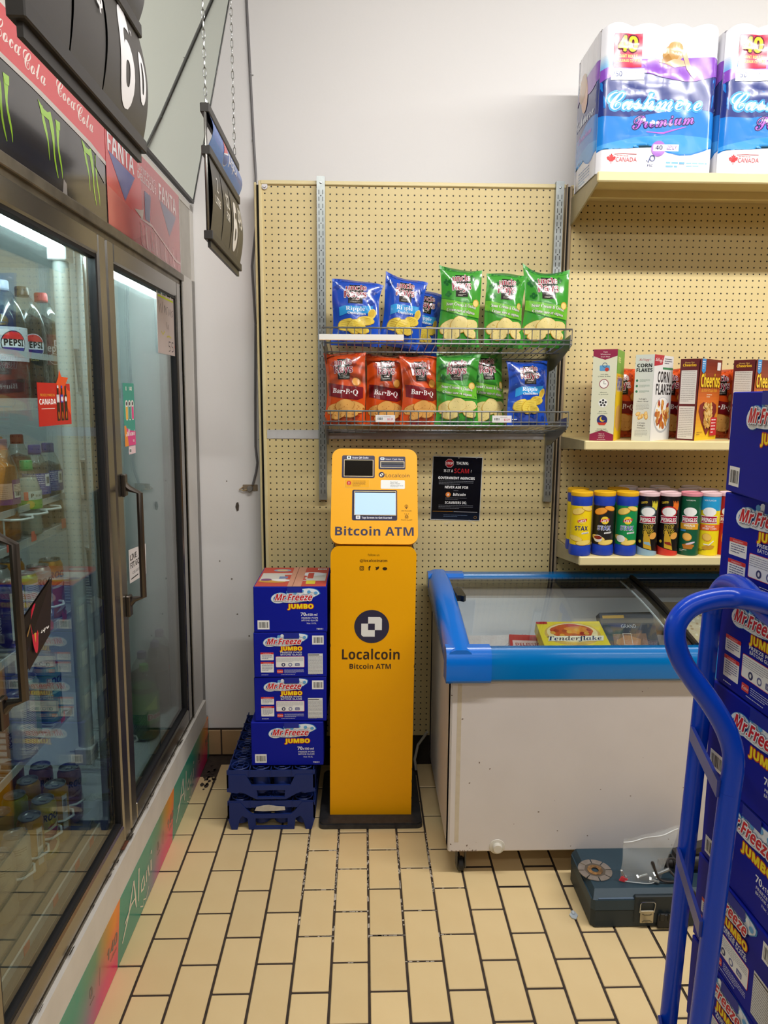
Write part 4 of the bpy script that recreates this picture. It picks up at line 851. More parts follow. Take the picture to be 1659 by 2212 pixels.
def art_bag(A, kind):
    g, d, band, bl = {'b': ('#1d4fc0', '#123a9a', '#2f9ade', '#1a3f9f'), 'g': ('#3f9a34', '#1f6a2c', '#6dbb34', '#2c7a34'), 'o': ('#d9501a', '#a8341a', '#7a1a22', '#a8321a')}[kind]
    W, H = BW, BH; rr = random.Random(ord(kind))
    A.rect(-W/2, 0, W, H, g)
    for _ in range(13):
        x, z = rr.uniform(-.07, .07), rr.choice((rr.uniform(.02, .05), rr.uniform(.17, .26)))
        for k in range(4): A.ell(x+.008*math.cos(k*1.6), z+.007*math.sin(k*1.6), .0065, .0055, d, 7)
    A.rect(-W/2, H-.012, W, .012, d); A.rect(-W/2, 0, W, .010, d)
    A.rect(-.026, .178, .054, .082, '#17110f')
    o = [('#f4ecec', .035), ('#9a1f3c', .02)]
    A.text('uncle', .0, .236, .024, '#8f1c38', w=.074, bold=.02, out=('#f1e6e6', .045), rot=.06); A.text('Rays', .0, .204, .030, '#8f1c38', w=.082, bold=.03, out=('#f1e6e6', .045), rot=.04)
    A.text(serifit('Always'), .002, .192, .007, '#d9d4cc', w=.03); A.bars(-.017, .186, .036, 2, .0013, .0038, '#cfc9be', 3)
    if kind == 'b':
        A.poly([(-.062, .122), (-.03, .134), (.03, .133), (.066, .142), (.066, .172), (.02, .166), (-.04, .168), (-.062, .160)], band)
        A.text(serif('Ripple'), .0, .147, .018, '#eef4fa', w=.072); A.text(serif('Ondul\u00e9es'), .004, .130, .0125, '#eef4fa', w=.068)
        A.ell(.062, .137, .014, .024, '#e9cf6a', 14, -.4, .03); A.ell(.060, .137, .010, .020, '#d9b23e', 12, -.4)
        for x, z, a, b_, r in ((.035, .105, .034, .020, .1), (-.035, .085, .036, .026, .3), (.0, .078, .036, .030, .5), (.02, .066, .028, .018, -.2)):
            A.ell(x, z, a, b_, '#caa22e', 20, r, .03)
            A.ell(x+.001, z+.001, a*.94, b_*.93, '#ecd158', 20, r, .03)
            for k in range(5): q = -.7+.35*k; A.stroke([(x-a*.6, z+b_*q*.9+.003), (x+a*.6, z+b_*q*.9-.004)], .0014, '#d6b53c')
        A.rect(-.07, .022, .02, .004, '#dfe6f4')
    elif kind == 'g':
        A.poly([(-.088, .135), (-.04, .118), (.02, .106), (.088, .104), (.088, .162), (.03, .158), (-.03, .166), (-.088, .178)], '#2f7f2c'); A.poly([(-.088, .138), (-.04, .121), (.02, .109), (.088, .107), (.088, .159), (.03, .155), (-.03, .163), (-.088, .175)], band)
        A.text(serif('Sour Cream & Onion'), .002, .142, .0125, '#f2f4e4', w=.135, out=('#20561f', .05), rot=-.09); A.text(serif('Cr\u00e8me sure et oignon'), .002, .121, .0115, '#f2f4e4', w=.128, out=('#20561f', .05), rot=-.09)
        A.ell(.067, .158, .015, .014, '#d9a640', 12, .8); A.ell(.066, .157, .012, .011, '#efd584', 12, .8)
        for x, z, a, b_, r in ((-.045, .068, .040, .026, .3), (.045, .075, .042, .022, .2), (.0, .075, .040, .032, .25), (.05, .048, .030, .018, -.3), (-.03, .040, .036, .02, .1)):
            A.ell(x, z, a, b_, '#c59a3c', 20, r, .03)
            A.ell(x+.001, z+.001, a*.95, b_*.94, '#e9d690', 20, r, .03)
            for _ in range(7): A.ell(x+rr.uniform(-.6, .6)*a, z+rr.uniform(-.6, .6)*b_, .0013, .001, '#7a8a30', 5)
    else:
        A.poly([(-.075, .115), (-.02, .104), (.06, .096), (.08, .105), (.08, .148), (.02, .150), (-.04, .160), (-.078, .166)], band)
        A.text(serif('Bar\u2022B\u2022Q'), .004, .120, .021, '#f4ecea', w=.115, rot=-.09)
        A.ell(.055, .168, .018, .018, '#b06a24', 14, .5); A.ell(.054, .168, .015, .015, '#dd9a44', 14, .5)
        for x, z, a, b_, r in ((-.045, .060, .036, .022, .2), (.05, .066, .040, .024, -.2), (.005, .072, .044, .026, .1), (.02, .045, .044, .02, -.1), (-.02, .036, .034, .017, .3)):
            A.ell(x, z, a, b_, '#a3581c', 20, r, .03); A.ell(x+.001, z+.001, a*.95, b_*.93, '#e0a65a', 20, r, .03)
            for _ in range(6): A.ell(x+rr.uniform(-.6, .6)*a, z+rr.uniform(-.6, .6)*b_, .0022, .0016, '#b5652a', 6)
BAGMESH = {}
def chip_bag(label, kind, x, y, z, lean=0.0, yaw=0.0, tilt=.12, seed=1, ear=(0, 0), sw=1.0, sh=1.0, group=None):
    col = {'b': '#1d4fc0', 'g': '#3f9a34', 'o': '#d9501a'}[kind]
    t = thing('chip_bag', label, 'chip bag', (x, y, z), 0, group); t.rotation_euler = (-tilt, lean, yaw)
    f = bag_shape(seed, BW, BH, .036, ear); g = G(); nu, nv = 16, 22
    for side in (-1, 1): g.surf(lambda u, v, s=side: f((u-.5)*BW, v*BH, 0, s), nu, nv)
    b = g.build('body', M('film_'+kind, col, .18, spec=.6, coat=.5), t)
    G().surf(lambda u, v: (lambda q: (q[0], q[1]-.0016, q[2]))(f((u-.5)*BW*.995, BH-.013+v*.013, 0)), 12, 1).surf(lambda u, v: (lambda q: (q[0], q[1]-.0016, q[2]))(f((u-.5)*BW*.995, v*.010, 0)), 12, 1).build('seal', M('seal_'+kind, col, .3), t, fix=False)
    A = Art(); A.EPS = .0003; art_bag(A, kind); A.build('print', t, lambda u, v, o: f(u, v, o+.0004), PR_FILM, step=(.0125, .0142))
    t.scale = (sw, 1, sh)
    return t
GB = 'chip bags in the wire baskets'
ZB1, ZB2 = 1.800, 1.504
chip_bag('blue ripple chip bag at the left end of the upper basket', 'b', .352, -.17, ZB1, .04, -.05, .10, 3, (-.0, -.02), 1.12, .86, GB)
chip_bag('blue ripple chip bag leaning right beside the leftmost upper bag', 'b', .518, -.15, ZB1-.003, .14, .05, .12, 5, (.012, -.008), .95, .93, GB)
chip_bag('blue chip bag half hidden at the back of the upper basket', 'b', .60, -.065, ZB1-.02, .16, .25, .08, 8, (0, 0), .9, .86, GB)
chip_bag('green onion chip bag nearest the gap in the upper basket', 'g', .748, -.165, ZB1, .02, -.05, .11, 11, (.016, 0), .94, 1.02, GB)
chip_bag('green onion chip bag in the middle of the upper green three', 'g', .915, -.165, ZB1, .06, .08, .11, 14, (0, .006), .92, .97, GB)
chip_bag('green onion chip bag with pointed corners over the upper right bracket', 'g', 1.075, -.16, ZB1, .04, .0, .11, 17, (.028, .012), 1.05, 1.0, GB)
chip_bag('orange barbecue chip bag at the left end of the lower basket', 'o', .315, -.17, ZB2, -.02, -.25, .10, 21, (.008, .006), .97, .95, GB)
chip_bag('orange barbecue chip bag set back between two others', 'o', .470, -.13, ZB2-.008, .0, .06, .10, 23, (0, .004), .90, .97, GB)
chip_bag('orange barbecue chip bag next to the lower green bag', 'o', .602, -.165, ZB2, .0, .12, .11, 26, (.01, 0), .86, .92, GB)
chip_bag('green onion chip bag at the front of the lower basket', 'g', .742, -.175, ZB2, .02, -.1, .10, 31, (.01, .008), .98, .94, GB)
chip_bag('green onion chip bag half hidden behind the front lower one', 'g', .872, -.10, ZB2-.012, .0, .3, .09, 33, (-.01, .02), .95, 1.04, GB)
chip_bag('blue ripple chip bag alone at the right of the lower basket', 'b', 1.028, -.15, ZB2, -.01, .10, .13, 37, (.0, .0), .96, .87, GB)
# ================================================================ yellow cash machine
m_yel = M('machine_yellow', '#f4aa00', .42, spec=.28, bump=(220, .03))
m_ink = '#2c2947'
am = thing('bitcoin_machine', 'tall yellow bitcoin cash machine with tilted head and small lit screen', 'cash machine', (.414, -.28, 0)); am.rotation_euler.y = .008
def rrect(w, d, r, cx=0, cy=0, n=5):
    P = []
    for sx, sy, a in ((1, -1, -90), (1, 1, 0), (-1, 1, 90), (-1, -1, 180)):
        for k in range(n): q = math.radians(a+90*k/(n-1)); P.append((cx+sx*(w/2-r)+r*math.cos(q), cy+sy*(d/2-r)+r*math.sin(q)))
    return P
def rounded_plate(w, z0, z1, r, rb=0.001):
    """front outline in (x, z) with rounded top (r) and bottom (rb) corners"""
    P = []
    for sx, z, rr_, a in ((1, z0+rb, rb, -90), (1, z1-r, r, 0), (-1, z1-r, r, 90), (-1, z0+rb, rb, 180)):
        for k in range(6): q = math.radians(a+18*k); P.append((sx*(w/2-rr_)+rr_*math.cos(q), z+rr_*math.sin(q)))
    return P
g = G().prism(rrect(.392, .40, .02), 'z', .0, .016).prism(rrect(.384, .392, .018), 'z', .016, .022)
g.build('base_plate', M('base_black', '#232326', .5, nz=(40, .3, '#4a4848')), am)
G().prism(rounded_plate(.312, .022, 1.074, .032), 'y', -.140, -.132).build('front_panel', m_yel, am)
G().box(-.148, .148, -.132, .14, .022, 1.07, bev=.004).build('cabinet', M('machine_side', '#3a3128', .5), am)
G().box(-.140, .140, -.122, .10, 1.06, 1.082).build('neck', M('neck_dark', '#c88a12', .5), am)
hd = bpy.data.objects.new('head', None); COL.objects.link(hd); hd.parent = am; hd.location = (.002, -.140, 1.083); hd.rotation_euler.x = -.42
HW, HH = .318, .366
G().prism(rounded_plate(HW, 0, HH, .034, .034), 'y', 0, .022).build('head_shell', m_yel, hd)
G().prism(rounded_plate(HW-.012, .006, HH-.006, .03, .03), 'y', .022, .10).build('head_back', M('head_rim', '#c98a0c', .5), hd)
def px(u, v): return ((u-818)/1340*HW, HH-(v-95)/1480*HH*1.005)   # proportions measured on the machine's face
def prect(A, u0, v0, u1, v1, c, r=0):
    a, b = px(u0, v1), px(u1, v0); A.rect(a[0], a[1], b[0]-a[0], b[1]-a[1], c, r)
A = Art()
prect(A, 305, 205, 820, 560, m_ink, .006); prect(A, 880, 215, 1302, 420, m_ink, .005); prect(A, 472, 742, 1170, 1212, m_ink, .006)
prect(A, 382, 212, 446, 265, '#dfe9ea', .003); prect(A, 908, 232, 972, 272, '#dfe3ea', .003); prect(A, 532, 1135, 600, 1195, '#e6e4e8', .003); prect(A, 400, 222, 428, 252, '#4a5a66'); prect(A, 922, 240, 958, 262, '#8a90a0'); prect(A, 556, 1152, 576, 1180, '#8a8896')
def ptext(t, u, v, h, c, w=None, al='l', bold=.02, **k): p = px(u, v); A.text(t, p[0], p[1], h, c, w=w, al=al, bold=bold, **k)
ptext('Scan QR Code', 468, 255, .0072, '#e8e6f2', w=.060); ptext('Insert Cash Here', 992, 270, .0066, '#e8e6f2', w=.065); ptext('Tap Screen to Get Started', 622, 1185, .0072, '#e8e6f2', w=.110)
c = px(928, 506); A.ell(c[0], c[1], .0112, .0112, m_ink); A.rect(c[0]-.0062, c[1]-.0062, .0124, .0124, '#f1e9d6', .002); A.rect(c[0]-.0062, c[1]+.002, .0045, .0045, m_ink); A.rect(c[0]-.0022, c[1]-.0022, .0044, .0044, m_ink); A.rect(c[0]+.002, c[1]-.0065, .0045, .0045, m_ink)
ptext('Localcoin', 992, 542, .0135, '#3a2a26', w=.088, bold=.0)
prect(A, 352, 580, 738, 712, '#f3c25c', .003); prect(A, 356, 584, 734, 708, '#efa90d', .003); c = px(418, 640); A.ell(c[0], c[1], .0085, .0085, '#cf3a2a'); A.text('!', c[0], c[1]-.005, .010, '#f4eee0', bold=.06)
p = px(475, 612); A.bars(p[0], p[1], .048, 5, .0015, .0046, '#8a5f12', 3)
prect(A, 915, 588, 1292, 725, '#f0efea', .004); p = px(1065, 626); A.text('Need Help?', p[0], p[1], .0042, '#33323a', al='l', bold=.03); A.text('Need a Wallet?', p[0], p[1]-.0065, .0042, '#33323a', al='l', bold=.03); A.bars(p[0], p[1]-.013, .048, 2, .0014, .0045, '#7a7a80', 2)
c = px(1313, 995); A.ring(c[0], c[1]+.001, .0062, .0013, '#5a3a10'); A.poly([(c[0]-.0055, c[1]-.002), (c[0]+.0055, c[1]-.002), (c[0], c[1]-.0095)], '#5a3a10'); A.ell(c[0], c[1]+.001, .0044, .0044, '#efa50a'); A.ring(c[0], c[1]+.001, .0024, .0011, '#5a3a10')
ptext('GPS TRACKER', 1313, 1070, .0042, '#5a3a10', w=.038, al='c'); c = px(1315, 1160); A.frame(c[0]-.006, c[1]-.0035, .012, .009, .0012, '#5a3a10'); A.ring(c[0], c[1]+.004, .005, .0012, '#5a3a10')
for k in (-1, 0, 1): A.stroke([(c[0]+k*.005, c[1]+.0105), (c[0]+k*.0075, c[1]+.0145)], .0012, '#5a3a10')
ptext('POLICE ALARM', 1315, 1208, .0042, '#5a3a10', w=.040, al='c'); ptext('Bitcoin ATM', 820, 1440, .0325, '#33304e', w=.286, al='c', bold=.028)
A.build('face_print', hd, onY(0, -.0003, 0), PR_GLOSS)
def inset(u0, v0, u1, v1, name, m, rim='#d9c4a0', d=.004):
    a, b = px(u0, v1), px(u1, v0); t = .0016
    o = G().box(a[0]-t, b[0]+t, -.003, -.0012, a[1]-t, a[1]).box(a[0]-t, b[0]+t, -.003, -.0012, b[1], b[1]+t).box(a[0]-t, a[0], -.003, -.0012, a[1], b[1]).box(b[0], b[0]+t, -.003, -.0012, a[1], b[1]).build(name+'_rim', M('rim_brass', rim, .4, .3), hd)
    G().box(a[0], b[0], -.0021, -.0008, a[1], b[1]).build(name, m, hd)
inset(345, 282, 790, 532, 'scanner_window', M('scanner_black', '#0b0806', .12)); inset(915, 302, 1278, 390, 'cash_slot', M('slot_blue', '#141c3c', .3))
a, b = px(925, 340), px(1272, 308); G().box(a[0], b[0], -.0045, -.002, a[1], b[1]).build('slot_lip', M('slot_lip', '#0a0a0e', .3), hd)
inset(512, 772, 1146, 1130, 'screen_bezel', M('bezel_black', '#0a0a10', .3)); a, b = px(514, 1126), px(1144, 792)
G().box(a[0], b[0], -.0026, -.0020, a[1], b[1]).build('screen', M('lit_screen', '#aecbf5', .2, emit=.42), hd)
A = Art()
z = lambda v: 1.074-(v-985)/4.424*.0018236*1.0
def zz(v): return 1.074-(v-985)*.000419      # v measured down the lower panel
A.text('follow us', .0, zz(1068), .0078, '#4a3410', w=.042); A.text('@localcoinatm', .0, zz(1120), .0095, '#4a2f12', w=.100, bold=.02)
y = zz(1178)
A.rect(-.0505, y-.008, .016, .016, '#2f1f12', .004); A.rect(-.0485, y-.006, .012, .012, '#e19c08', .003); A.ring(-.0425, y, .0042, .0016, '#2f1f12'); A.ell(-.0385, y+.004, .0009, .0009, '#2f1f12', 6)
A.text('f', -.0145, y-.0075, .015, '#2f1f12', bold=.05)
A.poly([(.006, y-.005), (.012, y-.0065), (.019, y-.001), (.020, y+.004), (.022, y+.0055), (.019, y+.0065), (.016, y+.0075), (.0135, y+.004), (.0075, y+.0065), (.0085, y+.001), (.010, y-.003)], '#2f1f12')
A.ell(.0415, y-.001, .0085, .006, '#2f1f12')
cz = zz(1703); R_ = .0645; A.ell(-.004, cz, R_, R_*.985, '#232444', 40)
s_ = .0385
A.poly([(-.004-.0135, cz+.0365), (-.004+.0295, cz+.0365), (-.004+.0345, cz+.0335), (-.004+.0375, cz+.0285), (-.004+.0375, cz-.0135), (-.004+.0115, cz-.0135), (-.004+.0115, cz+.0115), (-.004-.0135, cz+.0115)], '#e8e6e2')
A.poly([(-.004-.0385, cz+.0115), (-.004-.0135, cz+.0115), (-.004-.0135, cz-.0135), (-.004+.0115, cz-.0135), (-.004+.0115, cz-.0385), (-.004-.0305, cz-.0385), (-.004-.0355, cz-.0355), (-.004-.0385, cz-.0305)], '#e8e6e2')
A.text('Localcoin', -.006, zz(2005), .0395, '#33201c', w=.214, bold=.012); A.text('Bitcoin ATM', -.008, zz(2092), .019, '#3a231a', w=.154, bold=.025)
A.build('panel_print', am, onY(0, -.1403, 0), PR_GLOSS)
g = G()
for z, s, q in ((.98, -1, .006), (.70, -1, .005), (.30, -1, .004), (.21, 1, .004), (.16, 1, .005), (.62, 1, .005), (.09, 1, .004)): g.box(s*.1562-.0012, s*.1562+.0012, -.1408, -.131, z-q, z+q)
g.build('edge_chips', M('chip_black', '#241a10', .8), am)['kind'] = 'stuff'
# ================================================================ freeze pop cartons
m_carton = M('carton_navy', '#0a199a', .55, spec=.18, nz=(5, .1, '#081478'))
m_cartred = M('carton_red', '#c04034', .5)
NAVY = '#14207f'
def pops_logo(A, x, y, s):
    """white ice badge, red slanted lettering with a pale rim"""
    for c, q in (('#3f8fd0', 1.06), ('#eef3f8', 1.0)):
        A.ell(x-.052*s, y-.002*s, .030*s*q, .019*s*q, c, 18, .2); A.ell(x+.030*s, y+.012*s, .062*s*q, .020*s*q, c, 22, .12, .03); A.ell(x-.012*s, y-.006*s, .066*s*q, .013*s*q, c, 20)
    A.ell(x-.050*s, y-.001*s, .024*s, .012*s, '#2a62b4', 14, .2)
    for k in range(9): A.ell(x+(-.02+.0125*k)*s, y+(.021+.004*math.sin(k*2.1))*s, .007*s, .006*s, '#eef3f8' if k % 2 else '#5fa8de', 8)
    A.text('Mr.Freeze', x-.002*s, y-.010*s, .0235*s, '#cf1f2e', w=.132*s, bold=.045, sh=.28, out=[('#21306f', .105), ('#f1f2f6', .08)])
def carton_front(A, W, H):
    pops_logo(A, W*.55, H*.765, 1.0)
    A.text('JUMBO', W*.64, H*.525, .0165, '#ffe21c', w=.093, bold=.06, out=('#c03a1a', .09))
    A.text('70', W*.675, H*.365, .0125, '#f2f3f7', w=.019, bold=.04); A.text('x150 ml', W*.79, H*.365, .0085, '#f2f3f7', w=.041, bold=.03)
    A.text('FREEZE POPS', W*.765, H*.300, .0058, '#e6e8f0', w=.060, bold=.04); A.text('B\u00c2TONS GLAC\u00c9S', W*.765, H*.248, .0058, '#e6e8f0', w=.060, bold=.04); A.text('Net 10.5L', W*.79, H*.185, .0058, '#e6e8f0', w=.035, bold=.02)
    A.text('78031', W*.90, H*.06, .0058, '#e6e8f0', w=.024, bold=.04); A.barcode(W*.05, H*.07, .043, .034)
def carton_info(A, W, H):
    pops_logo(A, W*.42, H*.80, .93)
    A.text('JUMBO', W*.515, H*.605, .0145, '#ffe21c', w=.080, bold=.06, out=('#c03a1a', .09)); A.text('FREEZE POPS', W*.515, H*.545, .0062, '#e6e8f0', w=.078, bold=.05); A.text('B\u00c2TONS GLAC\u00c9S', W*.515, H*.492, .0062, '#e6e8f0', w=.078, bold=.05)
    for z, h, n in ((.385, .030, 4), (.115, .040, 6)):
        z *= H; A.rect(W*.092, z, W*.18, h, '#f1f1ef', .002); A.rect(W*.092, z+h-.007, W*.18, .007, '#d62a30', .001); A.text('INGREDIENTS', W*.182, z+h-.0055, .003, '#f8d8d4', w=.028); A.bars(W*.11, z+h-.0115, W*.145, n, .0015, .0042, '#4a5288', n)
    A.rect(W*.300, H*.225, W*.395, .042, '#d62a30', .003); A.rect(W*.304, H*.225+.001, W*.387, .040, '#f1f1ef', .003)
    A.bars(W*.31, H*.225+.036, W*.37, 5, .0012, .0037, '#9a9aa8', 3)
    A.ell(W*.405, H*.285, .0072, .0072, '#3a3f66', 14); A.ell(W*.405, H*.285, .003, .004, '#e8e6e2', 8); A.ring(W*.50, H*.285, .0072, .003, '#6b70a0', 14); A.rect(W*.565, H*.255, .017, .011, '#6b70a0', .002); A.text('70%', W*.597, H*.268, .005, '#f1f1ef', w=.012)
    A.rect(W*.315, H*.095, .022, .014, '#d8423a', .002); A.text('Kisko', W*.356, H*.118, .0062, '#f8eeee', w=.019, sh=.2); A.bars(W*.415, H*.165, .072, 4, .0013, .0038, '#cfd4ee', 6); A.bars(W*.37, H*.06, .085, 1, .0014, .004, '#cfd4ee', 8); A.bars(W*.10, H*.055, .042, 1, .0018, .004, '#e6e8f0', 4)
    A.barcode(W*.805, H*.73, .042, .034); A.rect(W*.745, H*.075, W*.205, H*.455, '#dfe0e0'); A.rect(W*.75, H*.49, .04, .003, '#33333a'); A.bars(W*.75, H*.46, W*.19, 15, .0014, .0049, '#77777f', 12)
def carton_top(A, W, D):
    A.rect(.004, .004, W-.008, D-.008, '#c2463c'); A.rect(.01, D*.28, W-.02, D*.40, '#cfcbc4'); A.poly([(W*.40, D*.36), (W*.36, D*.58), (W*.62, D*.62), (W*.70, D*.52), (W*.66, D*.42), (W*.70, D*.32), (W*.58, D*.30)], '#c2463c')
    A.ell(W*.30, D*.83, .034, .020, '#8fa3c4'); A.ell(W*.30, D*.83, .022, .011, '#d6c98a'); A.ell(W*.76, D*.62, .030, .05, '#dfe3ea', 16, 1.57); A.rect(W*.70, D*.40, .022, .085, '#c2463c'); A.rect(W*.70, D*.13, .034, .05, '#d8c53a', .004)
    A.ell(W*.22, D*.25, .052, .020, '#c9953c', 16, -.1); A.ell(W*.13, D*.33, .02, .018, '#7a4a7a'); A.ell(W*.34, D*.30, .036, .016, '#e6e4e0', 12, -.2); A.poly([(W*.30, D*.38), (W*.42, D*.40), (W*.42, D*.5), (W*.30, D*.5)], '#6f83b0')
    A.rect(W*.46, 0, .05, D, '#c98f78'); A.rect(W*.53, .0, .002, D, '#7a4238'); A.barcode(W*.82, D*.86, .035, .022)
def carton(label, loc, rz, kind, W=.265, H=.172, D=.30, group=None, top=False, side=True, name='freeze_pop_carton'):
    t = thing(name, label, 'carton', loc, rz, group)
    G().box(0, W, 0, D, .0008, H-.0008, bev=.002).build('box', m_carton, t)
    A = Art(); (carton_front if kind == 'f' else carton_info)(A, W, H); A.rect(W*.46, H-.022, .055, .022, '#16289a') if kind == 'f' else A.rect(W*.42, H-.022, .055, .022, '#142594')
    A.build('front_print', t, onY(0, -.0002, 0), PR_CARD)
    if top:
        A = Art(); carton_top(A, W, D); A.build('top_print', t, lambda u, v, o: (u, v, H-.0006+o), PR_CARD)
        G().box(W*.46, W*.46+.05, -.0012, .002, H-.04, H+.0003).build('packing_tape', M('pack_tape', '#c9c2b4', .15, alpha=.25), t)
    if side:
        A = Art()
        for v in (.04, .15, .22): A.rect(v, .02, .05, H*.35, '#e6eaf2')
        A.rect(.04, H*.5, .10, .02, '#3f8fd0'); A.build('side_print', t, lambda u, v, o: (-o-.0002, u, v), PR_CARD)
    return t
GL = 'freeze pop cartons on the blue crates'
carton('freeze pop carton with red top, uppermost of the stack on crates', (-.012, -.445, .760), .0, 'f', group=GL, top=True)
carton('freeze pop carton second from the top of the crate stack', (-.015, -.445, .588), .004, 'i', group=GL)
carton('freeze pop carton third from the top of the crate stack', (-.017, -.442, .4155), -.004, 'i', group=GL)
carton('freeze pop carton at the bottom resting on the blue crates', (-.032, -.448, .2425), .0, 'f', group=GL, W=.268)
# ================================================================ blue bottle crates (shells)
m_crate = M('crate_navy', '#1a2d6c', .45, spec=.3, nz=(12, .15, '#25397c'))
def crate(label, z, lower):
    t = thing('bottle_crate', label, 'crate', (.0415, -.22, z), group='stacked bottle crates')
    X, Y, H = .163, .255, .118
    g = G()
    # long side walls
    for s in (-1, 1): g.prism([(s*X, .045), (s*X, H-.02), (s*(X-.006), H-.02), (s*(X-.006), .045)], 'y', -Y, Y)
    g.build('side_wall', m_crate, t)
    for yy in (-Y, Y-.008):
        g = G()
        if lower:
            for s in (-1, 1):
                g.prism([(s*.163, .11), (s*.163, .045), (s*.15, .0), (s*.128, .0), (s*.118, .042), (s*.108, .055), (s*.090, .045), (s*.085, .0), (s*.060, .0), (s*.060, .052), (s*.085, .072), (s*.115, .11)], 'y', yy, yy+.008)
            g.prism([(-.085, .0), (.085, .0), (.085, .012), (-.085, .012)], 'y', yy-.0002, yy+.0082); g.prism([(-.07, .045), (.07, .045), (.078, .062), (-.078, .062)], 'y', yy-.0002, yy+.0082)
        else:
            for s in (-1, 1):
                g.prism([(s*.163, .098), (s*.163, .03), (s*.125, .024), (s*.115, .030), (s*.095, .022), (s*.055, .0), (s*.050, .012), (s*.055, .052), (s*.072, .055), (s*.092, .098)], 'y', yy, yy+.008)
            g.prism([(-.056, .0), (.056, .0), (.056, .008), (-.056, .008)], 'y', yy-.0002, yy+.0082); g.prism([(-.07, .036), (.07, .036), (.072, .056), (-.072, .056)], 'y', yy-.0002, yy+.0082)
        g.build('end_wall', m_crate, t)
    g = G()
    for i in range(4):
        for j in range(6):
            cx, cy = -.1185+i*.079, -.212+j*.079
            g.tube([(cx+.033*math.cos(k*math.pi/5), cy+.033*math.sin(k*math.pi/5), H-.004) for k in range(10)], .0028, 4, closed=True)
            g.tube([(cx+.016*math.cos(k*math.pi/3), cy+.016*math.sin(k*math.pi/3), H-.004) for k in range(6)], .0022, 4, closed=True)
            for k in range(6): q = k*math.pi/3; g.add([(cx+.016*math.cos(q)-.0015*math.sin(q), cy+.016*math.sin(q)+.0015*math.cos(q), H-.002), (cx+.033*math.cos(q)-.0015*math.sin(q), cy+.033*math.sin(q)+.0015*math.cos(q), H-.002), (cx+.033*math.cos(q)+.0015*math.sin(q), cy+.033*math.sin(q)-.0015*math.cos(q), H-.002), (cx+.016*math.cos(q)+.0015*math.sin(q), cy+.016*math.sin(q)-.0015*math.cos(q), H-.002)], [(0, 1, 2, 3)])
    for i in range(5): g.box(-.158+i*.079-.0015, -.158+i*.079+.0015, -Y, Y, H-.03, H-.003)
    for j in range(7): g.box(-X, X, -.2515+j*.079-.0015, -.2515+j*.079+.0015, H-.03, H-.003)
    g.build('bottle_grid', m_crate, t)['kind'] = 'stuff'
    g = G()
    for i in range(4): g.lathe([(.033, .02), (.033, H-.03)], (-.1185+i*.079, -.212, 0), 14)
    for i in range(4): g.lathe([(.033, .02), (.033, H-.03)], (-.1185+i*.079, -.133, 0), 14)
    g.build('bottle_cups', m_crate, t)['kind'] = 'stuff'
    if not lower: 
        pass
    else:
        P = [(-.062, .077), (-.055, .092), (-.03, .098), (-.01, .100), (.02, .095), (.05, .093), (.052, .079), (.02, .076), (-.03, .075)]
        G().prism(P, 'y', -Y-.0016, -Y-.0003).build('torn_label', M('torn_paper', '#c9c4ba', .8, nz=(50, .4, '#8f8a80')), t)
    return t
crate('lower blue plastic bottle crate standing on the floor tiles', 0.0, True)
crate('upper blue plastic bottle crate carrying the freeze pop cartons', .1225, False)
# ================================================================ chest freezer
m_rim = M('rim_blue', '#0070b8', .2, spec=.45, coat=.2, nz=(3, .08, '#0064a6'))
m_cap = M('rim_cap_blue', '#006cd0', .25, spec=.45, coat=.15)
m_white = M('freezer_white', '#d3ccc9', .42, nz=(6, .12, '#b7aea9'))
m_frost = M('frost', '#f6efec', .85, nz=(30, .3, '#dccac4'), bump=(80, .8))
m_fgl = pane_mat('lid_glass', '#f0f4f5', base=.0)
fz = thing('chest_freezer', 'white chest freezer with blue rim and curved glass lids under the shelving', 'freezer', (1.36, -.42, 0))
FX0, FX1, FYF, FYB = -.690, .71, -.345, .345
BZ, TZ = .092, .72
wt = .055
g = G().box(FX0, FX1, FYF, FYF+wt, BZ, TZ, bev=.006).box(FX0, FX1, FYB-wt, FYB, BZ, TZ+.12, bev=.004).box(FX0, FX0+wt, FYF+.005, FYB-.005, BZ+.002, TZ+.02, bev=.004).box(FX1-wt, FX1, FYF+.005, FYB-.005, BZ+.002, TZ+.02, bev=.004).box(FX0+.01, FX1-.01, FYF+.01, FYB-.01, BZ+.002, BZ+.06)
g.build('body', m_white, fz)
G().prism([(FYF+.01, TZ), (FYB-.01, TZ), (FYB-.01, TZ+.13), (-.1, TZ+.08), (FYF+.01, TZ+.02)], 'x', FX0+.004, FX0+wt).prism([(FYF+.01, TZ), (FYB-.01, TZ), (FYB-.01, TZ+.13), (-.1, TZ+.08), (FYF+.01, TZ+.02)], 'x', FX1-wt, FX1-.004).build('end_cheek', m_white, fz)
prof = lambda y: .806+.083*math.sin(max(0, min(1, (y-FYF)/(FYB-FYF)))*math.pi/2)       # lid curve, front low to back high
